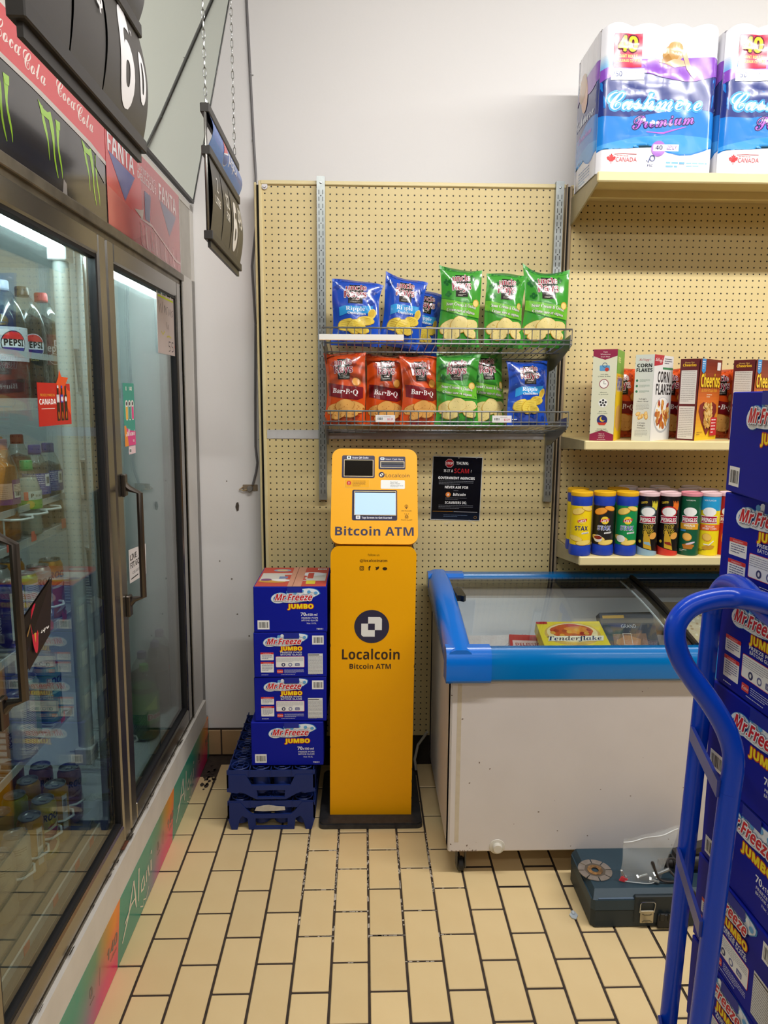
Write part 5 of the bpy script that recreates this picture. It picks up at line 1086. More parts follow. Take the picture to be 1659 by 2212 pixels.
# front rail: big rounded extrusion
fr = [(-.362, .705), (-.372, .715), (-.374, .76), (-.368, .795), (-.352, .812), (-.325, .812), (-.310, .800), (-.305, .70)]
G().prism(fr, 'x', FX0+.10, FX1+.02, sm=True).build('front_rail', m_rim, fz)
br = [(.30, .845), (.30, .880), (.310, .893), (.345, .896), (.362, .888), (.366, .84)]
G().prism(br, 'x', FX0+.10, FX1+.02, sm=True).build('back_rail', m_rim, fz)
def endrim(x0, x1, out):
    n = 14; V = []; F = []
    sec = [(x0+.006*(1 if out < 0 else 0), -.10), (x0, -.06), (x0, -.01), (x0+.012, .006), (x0+.03, .012), (x1-.02, .012), (x1-.006, .004), (x1, -.008), (x1, -.08)] if out < 0 else [(x0, -.08), (x0, -.008), (x0+.006, .004), (x1-.03, .012), (x1-.01, .006), (x1, -.01), (x1, -.10)]
    for i in range(n+1):
        t = i/n; y = -.372+.738*t; z = .802+.088*math.sin(t*math.pi/2)
        for x, dz in sec: V.append((x, y, z+dz))
    m = len(sec)
    for i in range(n):
        for k in range(m-1): F.append((i*m+k, i*m+k+1, (i+1)*m+k+1, (i+1)*m+k))
    F += [tuple(range(m)), tuple(range(n*m, n*m+m))]
    return G().add(V, F, 0, True)
endrim(FX0-.018, FX0+.065, -1).build('end_rim', m_cap, fz)
endrim(FX1-.065, FX1+.018, 1).build('end_rim', m_cap, fz)
cp = [(-.366, .701), (-.377, .712), (-.379, .76), (-.373, .799), (-.355, .8165), (-.32, .8165), (-.305, .803), (-.30, .70)]
for a, b in ((FX0-.02, FX0+.125), (FX1-.125, FX1+.02)): G().prism(cp, 'x', a, b, sm=True).build('corner_cap', m_cap, fz)
bc = [(.296, .842), (.296, .884), (.308, .897), (.347, .900), (.366, .891), (.370, .84)]
for a, b in ((FX0-.02, FX0+.125), (FX1-.125, FX1+.02)): G().prism(bc, 'x', a, b, sm=True).build('corner_cap', m_cap, fz)
G().box(FX0+.06, FX1-.06, .285, .302, .855, .876).box(FX0+.06, FX1-.06, .262, .280, .852, .868).build('lid_track', M('track_black', '#0e0e11', .35), fz)
G().box(FX0+.06, FX1-.06, .280, .285, .868, .872).build('track_trim', m_alu, fz)
# inner liner, frosted
g = G(); rr = random.Random(4)
g.surf(lambda u, v: (FX0+wt+.004+(FX1-FX0-2*wt-.008)*u, FYB-wt-.004-.012*math.sin(7*u+3*v)**2*(v < .75), .30+.50*v), 40, 16)
g.build('rear_liner', M('liner', '#eeeff2', .5), fz, fix=False)
g = G().surf(lambda u, v: (FX0+wt+.003+.016*abs(math.sin(5*u)+.6*math.sin(11*v))*(v < .93), FYF+wt+(FYB-FYF-2*wt)*u, .25+.47*v), 26, 14); g.build('side_frost', m_frost, fz, fix=False)
g = G().surf(lambda u, v: (FX0+wt+(FX1-FX0-2*wt)*u, FYB-wt-.02-.022*abs(math.sin(9*u+1)+.5*math.sin(23*u+5*v))*(1-.6*v), .25+.40*v), 60, 10); g.build('rear_frost', m_frost, fz, fix=False)
G().box(FX0+wt, FX1-wt, FYF+wt, FYB-wt, .50, .52).build('frost_floor', m_frost, fz)
# lids: two curved sliding panes
def lid(x0, x1, dz, seal):
    N_ = 16
    g = G().surf(lambda u, v: (x0+(x1-x0)*u, FYF+.02+.60*v, prof(FYF+.02+.60*v)+dz), 6, N_).surf(lambda u, v: (x0+(x1-x0)*u, FYF+.02+.60*v, prof(FYF+.02+.60*v)+dz-.004), 6, N_)
    o = g.build('glass_lid', m_fgl, fz, fix=False)
    P = [(seal, FYF+.02+.60*k/12, prof(FYF+.02+.60*k/12)+dz+.002) for k in range(13)]
    G().tube(P, .0095, 6).build('lid_seal', M('seal_black', '#101013', .35), o)
    return o
lid(FX0+.06, .125, 0.0, .118); lid(.10, FX1-.06, -.012, .108)
P = [(.07, FYF+.03+.58*k/8, prof(FYF+.03+.58*k/8)-.012) for k in range(9)]; G().tube(P, .0035, 6).build('lid_edge', M('clear_edge', '#dde2e4', .3), fz)
G().prism([(-.012, -.06), (-.016, .05), (.0, .075), (.016, .05), (.020, -.058), (.010, -.075), (.0, -.062)], 'z', -.010, .012).build('lid_latch', M('latch_black', '#0d0d0f', .35), fz).location = (FX0+.078, .10, .868)
for x in (FX0+.05, FX1-.05):
    for y in (FYF+.04, FYB-.05):
        c = G().lathe([(0, -.011), (.020, -.011), (.024, -.007), (.024, .007), (.020, .011), (0, .011)], (x, y, .0245), 18, axis='x').build('caster_wheel', M('wheel_black', '#191817', .5), fz)
        G().box(x-.017, x-.0125, y-.018, y+.012, .02, .096).box(x+.0125, x+.017, y-.018, y+.012, .02, .096).box(x-.02, x+.02, y-.02, y+.02, .088, .094).build('caster_fork', M('fork_grey', '#54524e', .4, .6), c)
d = G().lathe([(.0, -.016), (.014, -.016), (.017, -.012), (.017, -.004), (.026, -.002), (.027, .0)], (FX0+.167, FYF, .112), 18, axis='y').build('drain_cap', M('drain_white', '#cfc9bc', .5), fz)
g = G(); rr = random.Random(9)
for _ in range(24):
    x = FX0+rr.choice((rr.uniform(.0, .8), rr.uniform(0, .1))); z = rr.choice((rr.uniform(.10, .68), rr.uniform(.10, .2))); q = rr.uniform(.0008, .0025); a = rr.uniform(0, 3)
    g.add([(x+q*math.cos(a)*2, FYF-.0004, z+q*math.sin(a)*2), (x+q*math.sin(a), FYF-.0004, z-q*math.cos(a)), (x-q*math.cos(a)*1.6, FYF-.0004, z-q*math.sin(a)*1.6), (x-q*math.sin(a), FYF-.0004, z+q*math.cos(a))], [(0, 1, 2, 3)])
for k in range(16): x = FX0+.01+k*.0055; g.add([(x, FYF-.0003, BZ+.003), (x+.005, FYF-.0003, BZ+.003), (x+.004, FYF-.0003, BZ+.004+rr.random()*.008), (x+.001, FYF-.0003, BZ+.004+rr.random()*.006)], [(0, 1, 2, 3)])
g.build('rust_spots', M('rust_dark', '#6e5a4c', .9), fz)['kind'] = 'stuff'
G().box(FX0+.022, FX0+.036, FYF-.0004, FYF+.001, .13, .69).build('yellowed_tape', M('old_tape', '#c9bda8', .5, nz=(30, .4, '#b3a48a')), fz)
# frozen goods
def pack(name, label, loc, rx, rz, w, d, h, col, art=None, art2=None):
    t = thing(name, label, 'frozen food box', loc, rz); t.rotation_euler = (rx, 0, rz)
    G().box(-w/2, w/2, 0, d, 0, h, bev=.002).build('box', M('pack_'+col[1:], col, .4), t)
    if art: A = Art(); art(A, w, d); A.build('top_print', t, lambda u, v, o: (u, v, h+.0004+o), PR_CARD)
    if art2: A = Art(); art2(A, w, h); A.build('front_print', t, lambda u, v, o: (u, -.0004-o, v), PR_CARD)
    return t
def pie_top(A, w, d):
    A.rect(-w/2, 0, w, d, '#ecd23a'); A.rect(-w/2, .0, w, d*.14, '#7fb0dc'); A.ell(0, d*.58, w*.43, d*.38, '#d9b05a', 26); A.ell(0, d*.62, w*.39, d*.32, '#efd9a0', 26); A.ell(0, d*.66, w*.33, d*.25, '#c8502a', 24, 0, .03); A.ell(.02, d*.7, w*.2, d*.13, '#e08a3a', 16, 0, .05)
    for k in range(10): A.ell(-.07+.015*k, d*(.62+.09*math.sin(k*2.3)), .010, .009, '#a83224' if k % 2 else '#e0a040', 8)
    A.poly([(-w*.42, d*.34), (w*.42, d*.34), (w*.46, d*.5), (-w*.38, d*.5)], '#f4ead0'); A.text(serifit('Tenderflake'), 0, d*.36, .024, '#1d2a55', w=w*.82, bold=.02); A.rect(-w/2, d-.014, .04, .014, '#b8282e')
def pie_front(A, w, h): A.rect(-w/2, 0, w, h, '#f0d21c'); A.rect(-.01, 0, .05, h, '#7fb0dc'); A.text(serifit('Tenderflake'), -.062, h*.35, .014, '#1d2a55', w=.09); A.rect(.045, 0, w/2-.045, h, '#f1e2b0'); A.ell(.085, h*.5, .025, .014, '#d9853a')
pack('pie_shell_box', 'yellow pie crust box lying in the freezer', (1.135, -.60, .70), .35, .02, .235, .17, .045, '#ecd23a', pie_top, pie_front)
def red_top(A, w, d): A.rect(-w/2, 0, w, d, '#c23a3a'); A.rect(-w/2+.01, d*.3, w-.02, d*.4, '#e4c3bc'); A.text('DELISSIO', 0, d*.42, .016, '#a82a2c', w=w*.7, bold=.03); A.poly([(-w/2, 0), (w/2, 0), (w/2, d*.2), (-w/2, d*.12)], '#f0ddd6')
pack('red_frozen_pack', 'red and white frozen pack behind the yellow pie box', (.985, -.50, .66), .35, -.1, .13, .11, .04, '#c23a3a', red_top)
def dark_top(A, w, d):
    A.rect(-w/2, 0, w, d, '#262a3a'); A.rect(-w*.32, d*.1, w*.62, d*.38, '#8a6248'); A.ell(-.01, d*.26, .05, .03, '#c48a5a', 14, 0, .08); A.text('GRAND', .0, d*.62, .014, '#d9d9de', w=.06); A.rect(-w*.45, d*.86, w*.4, .012, '#c89a3a'); A.frame(-.03, d*.2, .035, .05, .002, '#e2ddd2')
pack('dark_frozen_box', 'navy frozen meal box standing at the rear of the freezer', (1.44, -.28, .60), .95, .05, .22, .17, .04, '#262a3a', dark_top)
def pizza_top(A, w, d):
    rr = random.Random(6); A.rect(-w/2, 0, w, d, '#c9b49a'); A.ell(.03, d*.45, w*.36, d*.42, '#cdbb9c', 24)
    for _ in range(50): A.ell(rr.uniform(-.08, .12), rr.uniform(.01, d*.9), .006, .005, rr.choice(('#8f6a4a', '#e0d5bd', '#a98a66')), 7)
    A.text(serifit('Delicious'), -.07, d*.3, .020, '#2a2220', w=.11, rot=1.3); A.ell(.07, d*.72, .022, .022, '#b02a32')
pack('pizza_box', 'beige frozen pizza box under the far freezer lid', (1.72, -.36, .60), .7, -.03, .28, .26, .035, '#c9b49a', pizza_top)
fb = thing('frozen_bag', 'crumpled clear plastic bag lying on frost in the freezer', 'bag', (.99, -.38, .655))
g = G().surf(lambda u, v: ((u-.5)*.16, (v-.5)*.16, .05*math.sin(math.pi*u)*math.sin(math.pi*v)*(1+.5*math.sin(17*u+9*v))), 14, 14); g.build('film', M('clear_film', '#f0eeee', .08, alpha=.35, spec=.8), fb, fix=False)
# power cord behind the machine
g = G().tube([(.665, -.03, .17), (.65, -.02, .14), (.625, -.03, .11), (.61, -.045, .05), (.615, -.06, .008)], .006, 8)
cd = g.build('power_cord', M('cord_white', '#b9b4a8', .5), fz); cd.location = (-1.36, .42, 0)
# ================================================================ shelf goods
def cereal(label, edge, yaw, s, f, h, colS, artS, artF):
    """edge = floor point of the front/side edge; the narrow side panel runs left of it, the front panel right of it"""
    t = thing('cereal_box', label, 'cereal box', edge, yaw, 'cereal boxes on the middle shelf')
    G().box(-s, 0, 0, f, .0006, h, bev=.0012).build('box', M('box_'+colS[1:], colS, .42), t)
    A = Art(); artS(A, s, h); A.build('side_print', t, lambda u, v, o: (-s+u, -.0003-o, v), PR_CARD)
    A = Art(); artF(A, f, h); A.build('front_print', t, lambda u, v, o: (.0003+o, u, v), PR_CARD)
    return t
def pops_side(A, s, h):
    A.rect(0, 0, s, h, '#d8d8bd'); m = '#8e1f45'
    A.poly([(0, h), (s, h), (s, h-.024), (s/2, h-.038), (0, h-.024)], m); A.poly([(0, 0), (s, 0), (s, .024), (s/2, .040), (0, .024)], m)
    for k, t in enumerate(('Tasty', 'Wholesome', 'Snack Ideas')): A.text(t, s/2, h-.012-.0085*k, .0052, '#f1e6dc', bold=.02)
    for k, t in enumerate(('Id\u00e9es de', 'collations', 'saines et', 'savoureuses')): A.text(t, s/2, .024-.0068*k, .0045, '#f1e6dc', bold=.02)
    c = s/2
    A.rect(c-.018, h-.078, .036, .020, '#5c9ac9', .003); A.ring(c, h-.057, .009, .002, '#3a5a78'); A.ell(c+.008, h-.073, .007, .007, '#c63a2a')
    A.ell(c, h-.125, .017, .017, '#8e1f45', 20); A.ell(c, h-.125, .0145, .0145, '#f2f0e8', 20); A.stroke([(c, h-.113), (c, h-.125), (c+.008, h-.125)], .0016, '#33302e')
    A.ell(c, h-.195, .016, .016, '#f2f2ee', 20); [A.ell(c+.010*math.cos(k*1.256+.3), h-.195+.010*math.sin(k*1.256+.3), .0045, .0045, '#2a2a2c', 6) for k in range(5)]; A.ell(c, h-.195, .004, .004, '#2a2a2c', 6)
    A.ell(c, h-.258, .019, .019, '#2a2f6c', 20); A.ell(c+.001, h-.254, .010, .010, '#e6c23a'); A.ell(c+.005, h-.251, .0085, .0085, '#2a2f6c'); A.poly([(c-.017, h-.267), (c+.017, h-.267), (c+.010, h-.277), (c-.010, h-.277)], '#c63a2a')
    for z, t, u in ((.093, 'lunch time', '\u00e0 l\u2019heure du d\u00eener'), (.158, 'afternoon', 'en apr\u00e8s-midi'), (.228, 'game time', 'pour le match'), (.293, 'evening snack', 'collation de soir\u00e9e')): A.text(t, c, h-z, .0046, '#2f4a3a', bold=.01); A.text(u, c, h-z-.007, .0046, '#2f4a3a', bold=.01)
def pops_front(A, f, h): A.rect(0, 0, f, h, '#efc81c'); A.rect(0, h*.74, f, h*.26, '#6fae3c'); A.text('FREE', f*.3, h*.86, .02, '#f2f0a0', bold=.04); A.text('POPS', f*.5, h*.56, .045, '#2a3f9c', w=f*.7, bold=.06, out=('#f4f0e0', .06)); A.ell(f*.5, h*.25, f*.38, h*.15, '#d9a85a', 20, 0, .05); A.text('Corn', f*.25, h*.68, .018, '#d9531c')
def corn_side(A, s, h):
    A.rect(0, 0, s, h, '#d5dad6'); c = s/2; A.text(script('Kellogg\u2019s'), c, h-.022, .010, '#b8263c', w=.046); A.text('CORN', c, h-.046, .013, '#26282c', w=.056, bold=.05); A.text('FLAKES', c, h-.063, .013, '#26282c', w=.060, bold=.05)
    for k in range(3): A.ell(s*.14, h-.095-.020*k, .0045, .005, '#2f7a5a', 8); A.bars(s*.28, h-.092-.020*k, s*.55, 3, .0012, .0035, '#7d9a8e', k+2)
    A.text('Kellogg\u2019s', c, h-.165, .006, '#33363a', bold=.03); A.text('classic cereal', c, h-.174, .006, '#33363a', bold=.03); A.bars(s*.16, h-.182, s*.7, 5, .0013, .0052, '#8a8d90', 6)
    for x, z in ((.02, .1), (.035, .092), (.05, .1), (.028, .088), (.052, .09)): A.ell(x, z, .010, .007, '#d9a24a', 12, x*30, .08); A.ell(x, z+.001, .008, .0052, '#efcf8a', 10, x*30, .08)
    A.text('C\u00e9r\u00e9ales', c, .064, .006, '#33363a', bold=.03); A.text('Kellogg\u2019s', c, .055, .006, '#33363a', bold=.03); A.text('classiques', c, .046, .006, '#33363a', bold=.03); A.bars(s*.16, .038, s*.7, 5, .0013, .0052, '#8a8d90', 9)
def corn_front(A, f, h):
    A.rect(0, 0, f, h, '#e9e9ea'); A.poly([(0, h), (f*.5, h), (f*.42, h-.035), (0, h-.042)], '#b8263c'); A.text(script('Kellogg\u2019s'), f*.24, h-.024, .016, '#f4eeee', w=f*.4); A.rect(f*.45, h-.052, f*.55, .008, '#3f8a5a'); A.bars(f*.52, h-.014, f*.4, 3, .003, .008, '#55506a', 3)
    A.text('CORN', f*.52, h-.100, .040, '#222226', w=f*.62, bold=.04); A.text('FLAKES', f*.55, h-.146, .040, '#222226', w=f*.80, bold=.04)
    A.ell(f*.55, h*.30, f*.44, h*.215, '#b9bdc4', 26); A.ell(f*.55, h*.31, f*.40, h*.2, '#f2f2f2', 26); rr = random.Random(3)
    for _ in range(46): a = rr.uniform(0, 6.28); q = math.sqrt(rr.random()); A.ell(f*.55+f*.33*q*math.cos(a), h*.32+h*.155*q*math.sin(a), .014, .010, rr.choice(('#c97a2e', '#e0a04a', '#b8602a', '#efc27a', '#a83a2a')), 8, a, .1)
def oat_side(A, s, h):
    A.rect(0, 0, s, h, '#5e1f22'); A.text('Honey Nut', s*.5, h-.016, .006, '#e9c26a', w=s*.5); A.text('Cheerios', s*.5, h-.028, .010, '#f0c22a', w=s*.72, bold=.04)
    A.rect(s*.08, h*.45, s*.84, h*.41, '#d9d5cf'); A.rect(s*.08, h*.02, s*.84, h*.40, '#d9d5cf'); A.bars(s*.12, h*.84, s*.74, 17, .0015, .0068, '#8a8680', 5); A.bars(s*.12, h*.39, s*.74, 17, .0015, .0066, '#8a8680', 8)
def oat_front(A, f, h):
    for k in range(24):
        t = k/23; lo, mid, hi = (238, 200, 40), (214, 110, 36), (112, 34, 26)
        c = [lo[i]+(mid[i]-lo[i])*t*2 if t < .5 else mid[i]+(hi[i]-mid[i])*(t-.5)*2 for i in range(3)]; A.rect(0, h*k/24, f, h/24+.0002, '#%02x%02x%02x' % tuple(int(q) for q in c))
    A.poly([(.012, h), (.045, h), (.045, h-.045), (.028, h-.055), (.012, h-.045)], '#3a8ed0'); A.bars(.016, h-.012, .024, 4, .003, .008, '#dfeaf6', 3); A.rect(f*.78, h-.04, .03, .03, '#e9e4e2', .002)
    A.text('Cheerios', f*.5, h*.66, .048, '#f5cf2e', w=f*.88, bold=.04, out=('#7a3a1a', .04)); A.text('au miel et aux noix', f*.5, h*.60, .013, '#f0b83a', w=f*.72); A.bars(f*.4, h*.56, f*.25, 2, .003, .008, '#e8d2b8', 4)
    P = [(f*.5, .018)]+[(f*.5+f*.42*s_*q, h*z) for s_, q, z in ((1, .6, .22), (1, 1.0, .36), (1, .9, .44), (1, .5, .475), (1, .0, .43), (-1, .5, .475), (-1, .9, .44), (-1, 1.0, .36), (-1, .6, .22))]
    A.poly(P, '#7a2424'); rr = random.Random(11)
    for _ in range(110):
        x, z = rr.uniform(.06, f-.06) if f > .15 else rr.uniform(.02, f-.02), rr.uniform(.05, h*.45); w = f*.38*min(1, (z-.02)/(h*.33))
        if abs(x-f*.5) < w: A.ell(x, z, .0085, .0075, rr.choice(('#d9ac5c', '#c08a3a', '#e6c27e')), 7)
    A.rect(f*.62, .016, f*.3, .07, '#c02a30'); A.bars(f*.66, .075, f*.2, 5, .004, .012, '#f0dada', 6); A.bars(.01, .03, f*.25, 2, .002, .008, '#8a5a2a', 2)
cereal('yellow and beige cereal box with snack idea icons on its narrow side', (1.312, -.317, 1.452), -.47, .086, .19, .335, '#d8d8bd', pops_side, pops_front)
cereal('white corn flakes box with green and red top band', (1.453, -.308, 1.452), -.73, .070, .20, .318, '#d5dad6', corn_side, corn_front)
cereal('brown and yellow honey cereal box beside the white one', (1.640, -.266, 1.452), -.86, .072, .185, .306, '#5e1f22', oat_side, oat_front)
cereal('brown and yellow honey cereal box rising behind the hand truck cartons', (1.868, -.235, 1.452), -.91, .080, .19, .306, '#5e1f22', oat_side, oat_front)
GS = 'orange chip bags behind the cereal boxes'
for i, (x, lb) in enumerate(((1.41, 'orange barbecue chip bag behind the beige sided cereal box'), (1.60, 'orange barbecue chip bag between the white and brown cereal boxes'), (1.80, 'orange barbecue chip bag between the two brown cereal boxes'))):
    chip_bag(lb, 'o', x, -.075, 1.454, .03*(i-1), .1, .05, 51+i, (0, .005), 1.05, .95, GS)
# ---- canister crisps
def canister(label, x, y, body, base, lid, art, r, H, grp, band=None, name='crisp_canister'):
    t = thing(name, label, 'canister', (x, y, 1.0185), 0, grp)
    if band:
        G().lathe([(0, 0), (r*.98, .001), (r*1.03, .010), (r*1.0, .034), (r*.955, .042), (r*.955, H-.052), (r*.99, H-.045), (r*.99, H-.020), (r*.95, H-.014)], n=26).build('base', M('tub_'+band[1:], band, .35), t)
        G().lathe([(r*.965, .042), (r*.965, H-.052)], n=26).build('wrap', M('wrap_'+body[1:], body, .35), t)
        G().lathe([(r*.99, H-.016), (r*1.02, H-.013), (r*1.02, H-.002), (r*.97, H), (0, H-.001)], n=26).build('lid', M('lid_'+lid[1:], lid, .4), t)
        rr_ = r*.965
    else:
        G().lathe([(0, 0), (r, 0), (r*1.01, .003), (r, .006), (r, H-.012)], n=26).build('tube', M('tube_'+body[1:], body, .3), t)
        G().lathe([(r*1.0, H-.014), (r*1.05, H-.013), (r*1.06, H-.002), (r*.98, H), (r*.9, H-.003), (0, H-.003)], n=26).build('lid', M('lid_'+lid[1:], lid, .25), t)
        rr_ = r
    if art: A = Art(); art(A, H); A.build('print', t, cyl(rr_+.0004, 0, math.atan2(-2.7, .384-x)), PR_GLOSS, step=(.008, 0))
    return t
def stax(c, sub, dip):
    def f(A, H):
        A.text('STAX', .004, H*.405, .017, '#1c2a66' if c == '#f0cf12' else '#2b3f9a', w=.050, bold=.03, out=('#f2f2f2', .05) if c != '#f0cf12' else None)
        A.ell(.006, H*.56, .015, .015, '#f0cf3a', 16); A.poly([(-.012, H*.53), (.022, H*.55), (.024, H*.59), (-.010, H*.57)], '#c8222c'); A.text('Lay\u2019s', .006, H*.540, .0105, '#f8f4f0', w=.026, bold=.03, rot=.1)
        for x, z, a, b_, r in ((-.012, H*.70, .026, .013, .25), (.026, H*.745, .024, .009, -.2)): A.ell(x, z, a, b_, '#c9922e' if dip != 'o' else '#cf6f1c', 18, r); A.ell(x, z+.001, a*.93, b_*.9, '#efcf6a' if dip != 'o' else '#f0a03a', 18, r)
        A.poly([(.005, H*.345), (.034, H*.36), (.034, H*.385), (.005, H*.37)], '#efeeea'); A.text(sub, .02, H*.358, .0035, '#33333a', w=.024, rot=.12)
        for x, z, a, b_, r in ((-.02, H*.275, .030, .011, -.2), (.016, H*.21, .032, .010, .12)): A.ell(x, z, a, b_, '#c9922e', 18, r); A.ell(x, z+.001, a*.94, b_*.88, '#f0d36e', 18, r)
        if dip != 'n': A.ell(-.018, H*.27, .017, .014, '#e9e6e2', 16); A.ell(-.018, H*.285, .016, .007, '#8a2a22' if dip == 'o' else '#e9ece6', 16)
    return f
GX, GP = 'crisp canisters with blue bases', 'tall crisp tubes on the lower shelf'
yb_ = -.288
canister('yellow crisp canister with blue base at the left shelf end', 1.213, yb_-.006, '#f0cf12', 0, '#efb81a', stax('#f0cf12', 'ORIGINAL', 'n'), .0405, .243, GX, '#1e3fae')
canister('black labelled crisp canister with blue base and yellow lid', 1.302, yb_, '#1f1d1e', 0, '#efb81a', stax('#1f1d1e', 'BAR-B-Q', 'o'), .0405, .243, GX, '#1e3fae')
canister('green labelled crisp canister with blue base and yellow lid', 1.389, yb_-.004, '#0f8a4a', 0, '#efb81a', stax('#0f8a4a', 'SOUR CREAM', 's'), .0405, .243, GX, '#1e3fae')
canister('yellow crisp canister peeking out behind the leftmost one', 1.228, -.195, '#f0cf12', 0, '#efb81a', None, .0405, .243, GX, '#1e3fae')
canister('yellow lidded canister standing behind the green labelled one', 1.388, -.19, '#0f8a4a', 0, '#efb81a', None, .0405, .243, GX, '#1e3fae')
def prin(kind):
    def f(A, H):
        w = .036
        if kind == 'mexican': A.rect(-.06, H*.72, .12, H*.22, '#2a9ad0'); A.text('NEW FLAVOUR', 0, H*.87, .006, '#e8f4fa', w=.042, bold=.03)
        if kind in ('hot1', 'hot2'):
            c = '#d9c93a' if kind == 'hot1' else '#e8742a'
            for k in range(4): A.stroke([(.012+k*.006, H*.73), (.018+k*.005, H*.80), (.014+k*.007, H*.88)], [.006, .008, .001], c)
            A.text('LIMITED', -.016, H*.83, .008, '#d9b93a', w=.026, bold=.05, rot=.2); A.ell(0, H*.70, .030, .022, '#5a6a72' if kind == 'hot1' else '#b8282e', 18)
            A.poly([(-.06, 0), (.06, 0), (.06, H*.05), (0, H*.10), (-.06, H*.16)], '#8fb0c4' if kind == 'hot1' else '#d23a2e')
        A.ell(0, H*.70, .025, .017, '#f1efec', 20)
        A.poly([(-.031, H*.515), (.031, H*.515), (.028, H*.575), (.031, H*.635), (-.031, H*.635), (-.028, H*.575)], '#f1ece8'); A.poly([(-.029, H*.523), (.029, H*.523), (.026, H*.575), (.029, H*.627), (-.029, H*.627), (-.026, H*.575)], '#a8163c')
        A.text('PRINGLES', 0, H*.540, .0155, '#f6f0ee', w=.051, bold=.04)
        if kind in ('hot1', 'hot2'):
            A.text('HOT', .004, H*.425, .016, '#141210', w=.034, bold=.05, out=('#e2c23a', .06)); A.text('ONES', .004, H*.345, .016, '#141210', w=.038, bold=.05, out=('#e2c23a', .06))
            c = '#8ab0c0' if kind == 'hot1' else '#8a2a20'; A.poly([(-.010, .03), (.020, .022), (.012, H*.27), (-.002, H*.40), (-.010, H*.40), (-.012, H*.27)], '#c9a02c'); A.poly([(-.008, .045), (.017, .038), (.010, H*.22), (-.010, H*.22)], c)
            A.ell(.024, H*.32, .016, .012, '#e0a24a', 14, .6); A.ell(-.026, H*.22, .006, .006, '#d9b93a', 8)
        elif kind == 'masala':
            A.poly([(-.034, H*.42), (.034, H*.42), (.036, H*.515), (-.036, H*.515)], '#e2a42c'); A.text('MASALA', 0, H*.465, .0085, '#f6f0e0', w=.04, bold=.05); A.text('FLAVOUR', 0, H*.435, .005, '#f6f0e0', w=.022); A.rect(-.034, H*.385, .022, .007, '#3a8ac0')
            A.ell(-.006, H*.30, .018, .015, '#d9963a', 16, -.4); A.ell(-.005, H*.305, .016, .0125, '#efb85a', 16, -.4); A.ell(0, H*.15, .022, .012, '#b8742a', 14, 0, .1); A.ell(.008, H*.2, .018, .004, '#d8c8d8', 12, .3); A.bars(-.034, .02, .03, 2, .002, .005, '#dfe8dc', 2); A.text('FLAVOURED PAR', 0, H*.875, .0045, '#e6ece2', w=.034)
        elif kind == 'mexican':
            A.rect(-.06, H*.40, .12, H*.095, '#e8682a'); A.text('MEXICAN', .004, H*.455, .007, '#fbeadc', w=.034, bold=.05); A.text('STREET CORN', .004, H*.418, .007, '#fbeadc', w=.052, bold=.05)
            A.ell(-.004, H*.29, .018, .015, '#d9963a', 16, -.4); A.ell(-.003, H*.295, .016, .0125, '#efc25a', 16, -.4); A.ell(.004, H*.13, .024, .009, '#c9962e', 14, .15, .05); A.stroke([(-.014, H*.18), (.006, H*.17), (.022, H*.24)], .004, '#f0eee6'); A.bars(-.034, .02, .03, 2, .002, .005, '#6a5a12', 2)
        else: A.ell(0, H*.28, .02, .03, '#e8842a', 14); A.text('PERFECTLY', 0, H*.875, .0045, '#e9c26a', w=.03)
    return f
PT = (('hot1', 1.473, '#151214', 'black crisp tube with pale blue base and sauce bottle picture'), ('hot2', 1.554, '#151214', 'black crisp tube with red base and sauce bottle picture'), ('masala', 1.636, '#14563a', 'dark green crisp tube with orange masala band'), ('mexican', 1.711, '#efd51c', 'yellow crisp tube with a blue top band'), ('red', 1.785, '#b8201e', 'red crisp tube partly hidden by the carton stack'))
for k, x, c, lb in PT: canister(lb, x, yb_, c, 0, '#e3c2c6' if k != 'masala' else '#d98a96', prin(k), .0375, .240, GP)
for i in range(4): canister(('red tube behind the pale blue based black one', 'dark tube behind the red based black one', 'dark tube behind the green one', 'red tube behind the yellow one')[i]+', second row', 1.50+.082*i, -.195, ('#8a1a1e', '#2a2426', '#2a2426', '#8a1a1e')[i], 0, '#d9c4c8', None, .0375, .240, GP)
for i in range(3): canister(('tube with pale lid in the rear row behind the black ones', 'tube with pale lid in the rear row behind the green one', 'tube with pale lid in the rear row near the cartons')[i], 1.46+.13*i, -.10, '#8a1a1e', 0, '#d3c6c8', None, .0375, .240, GP)
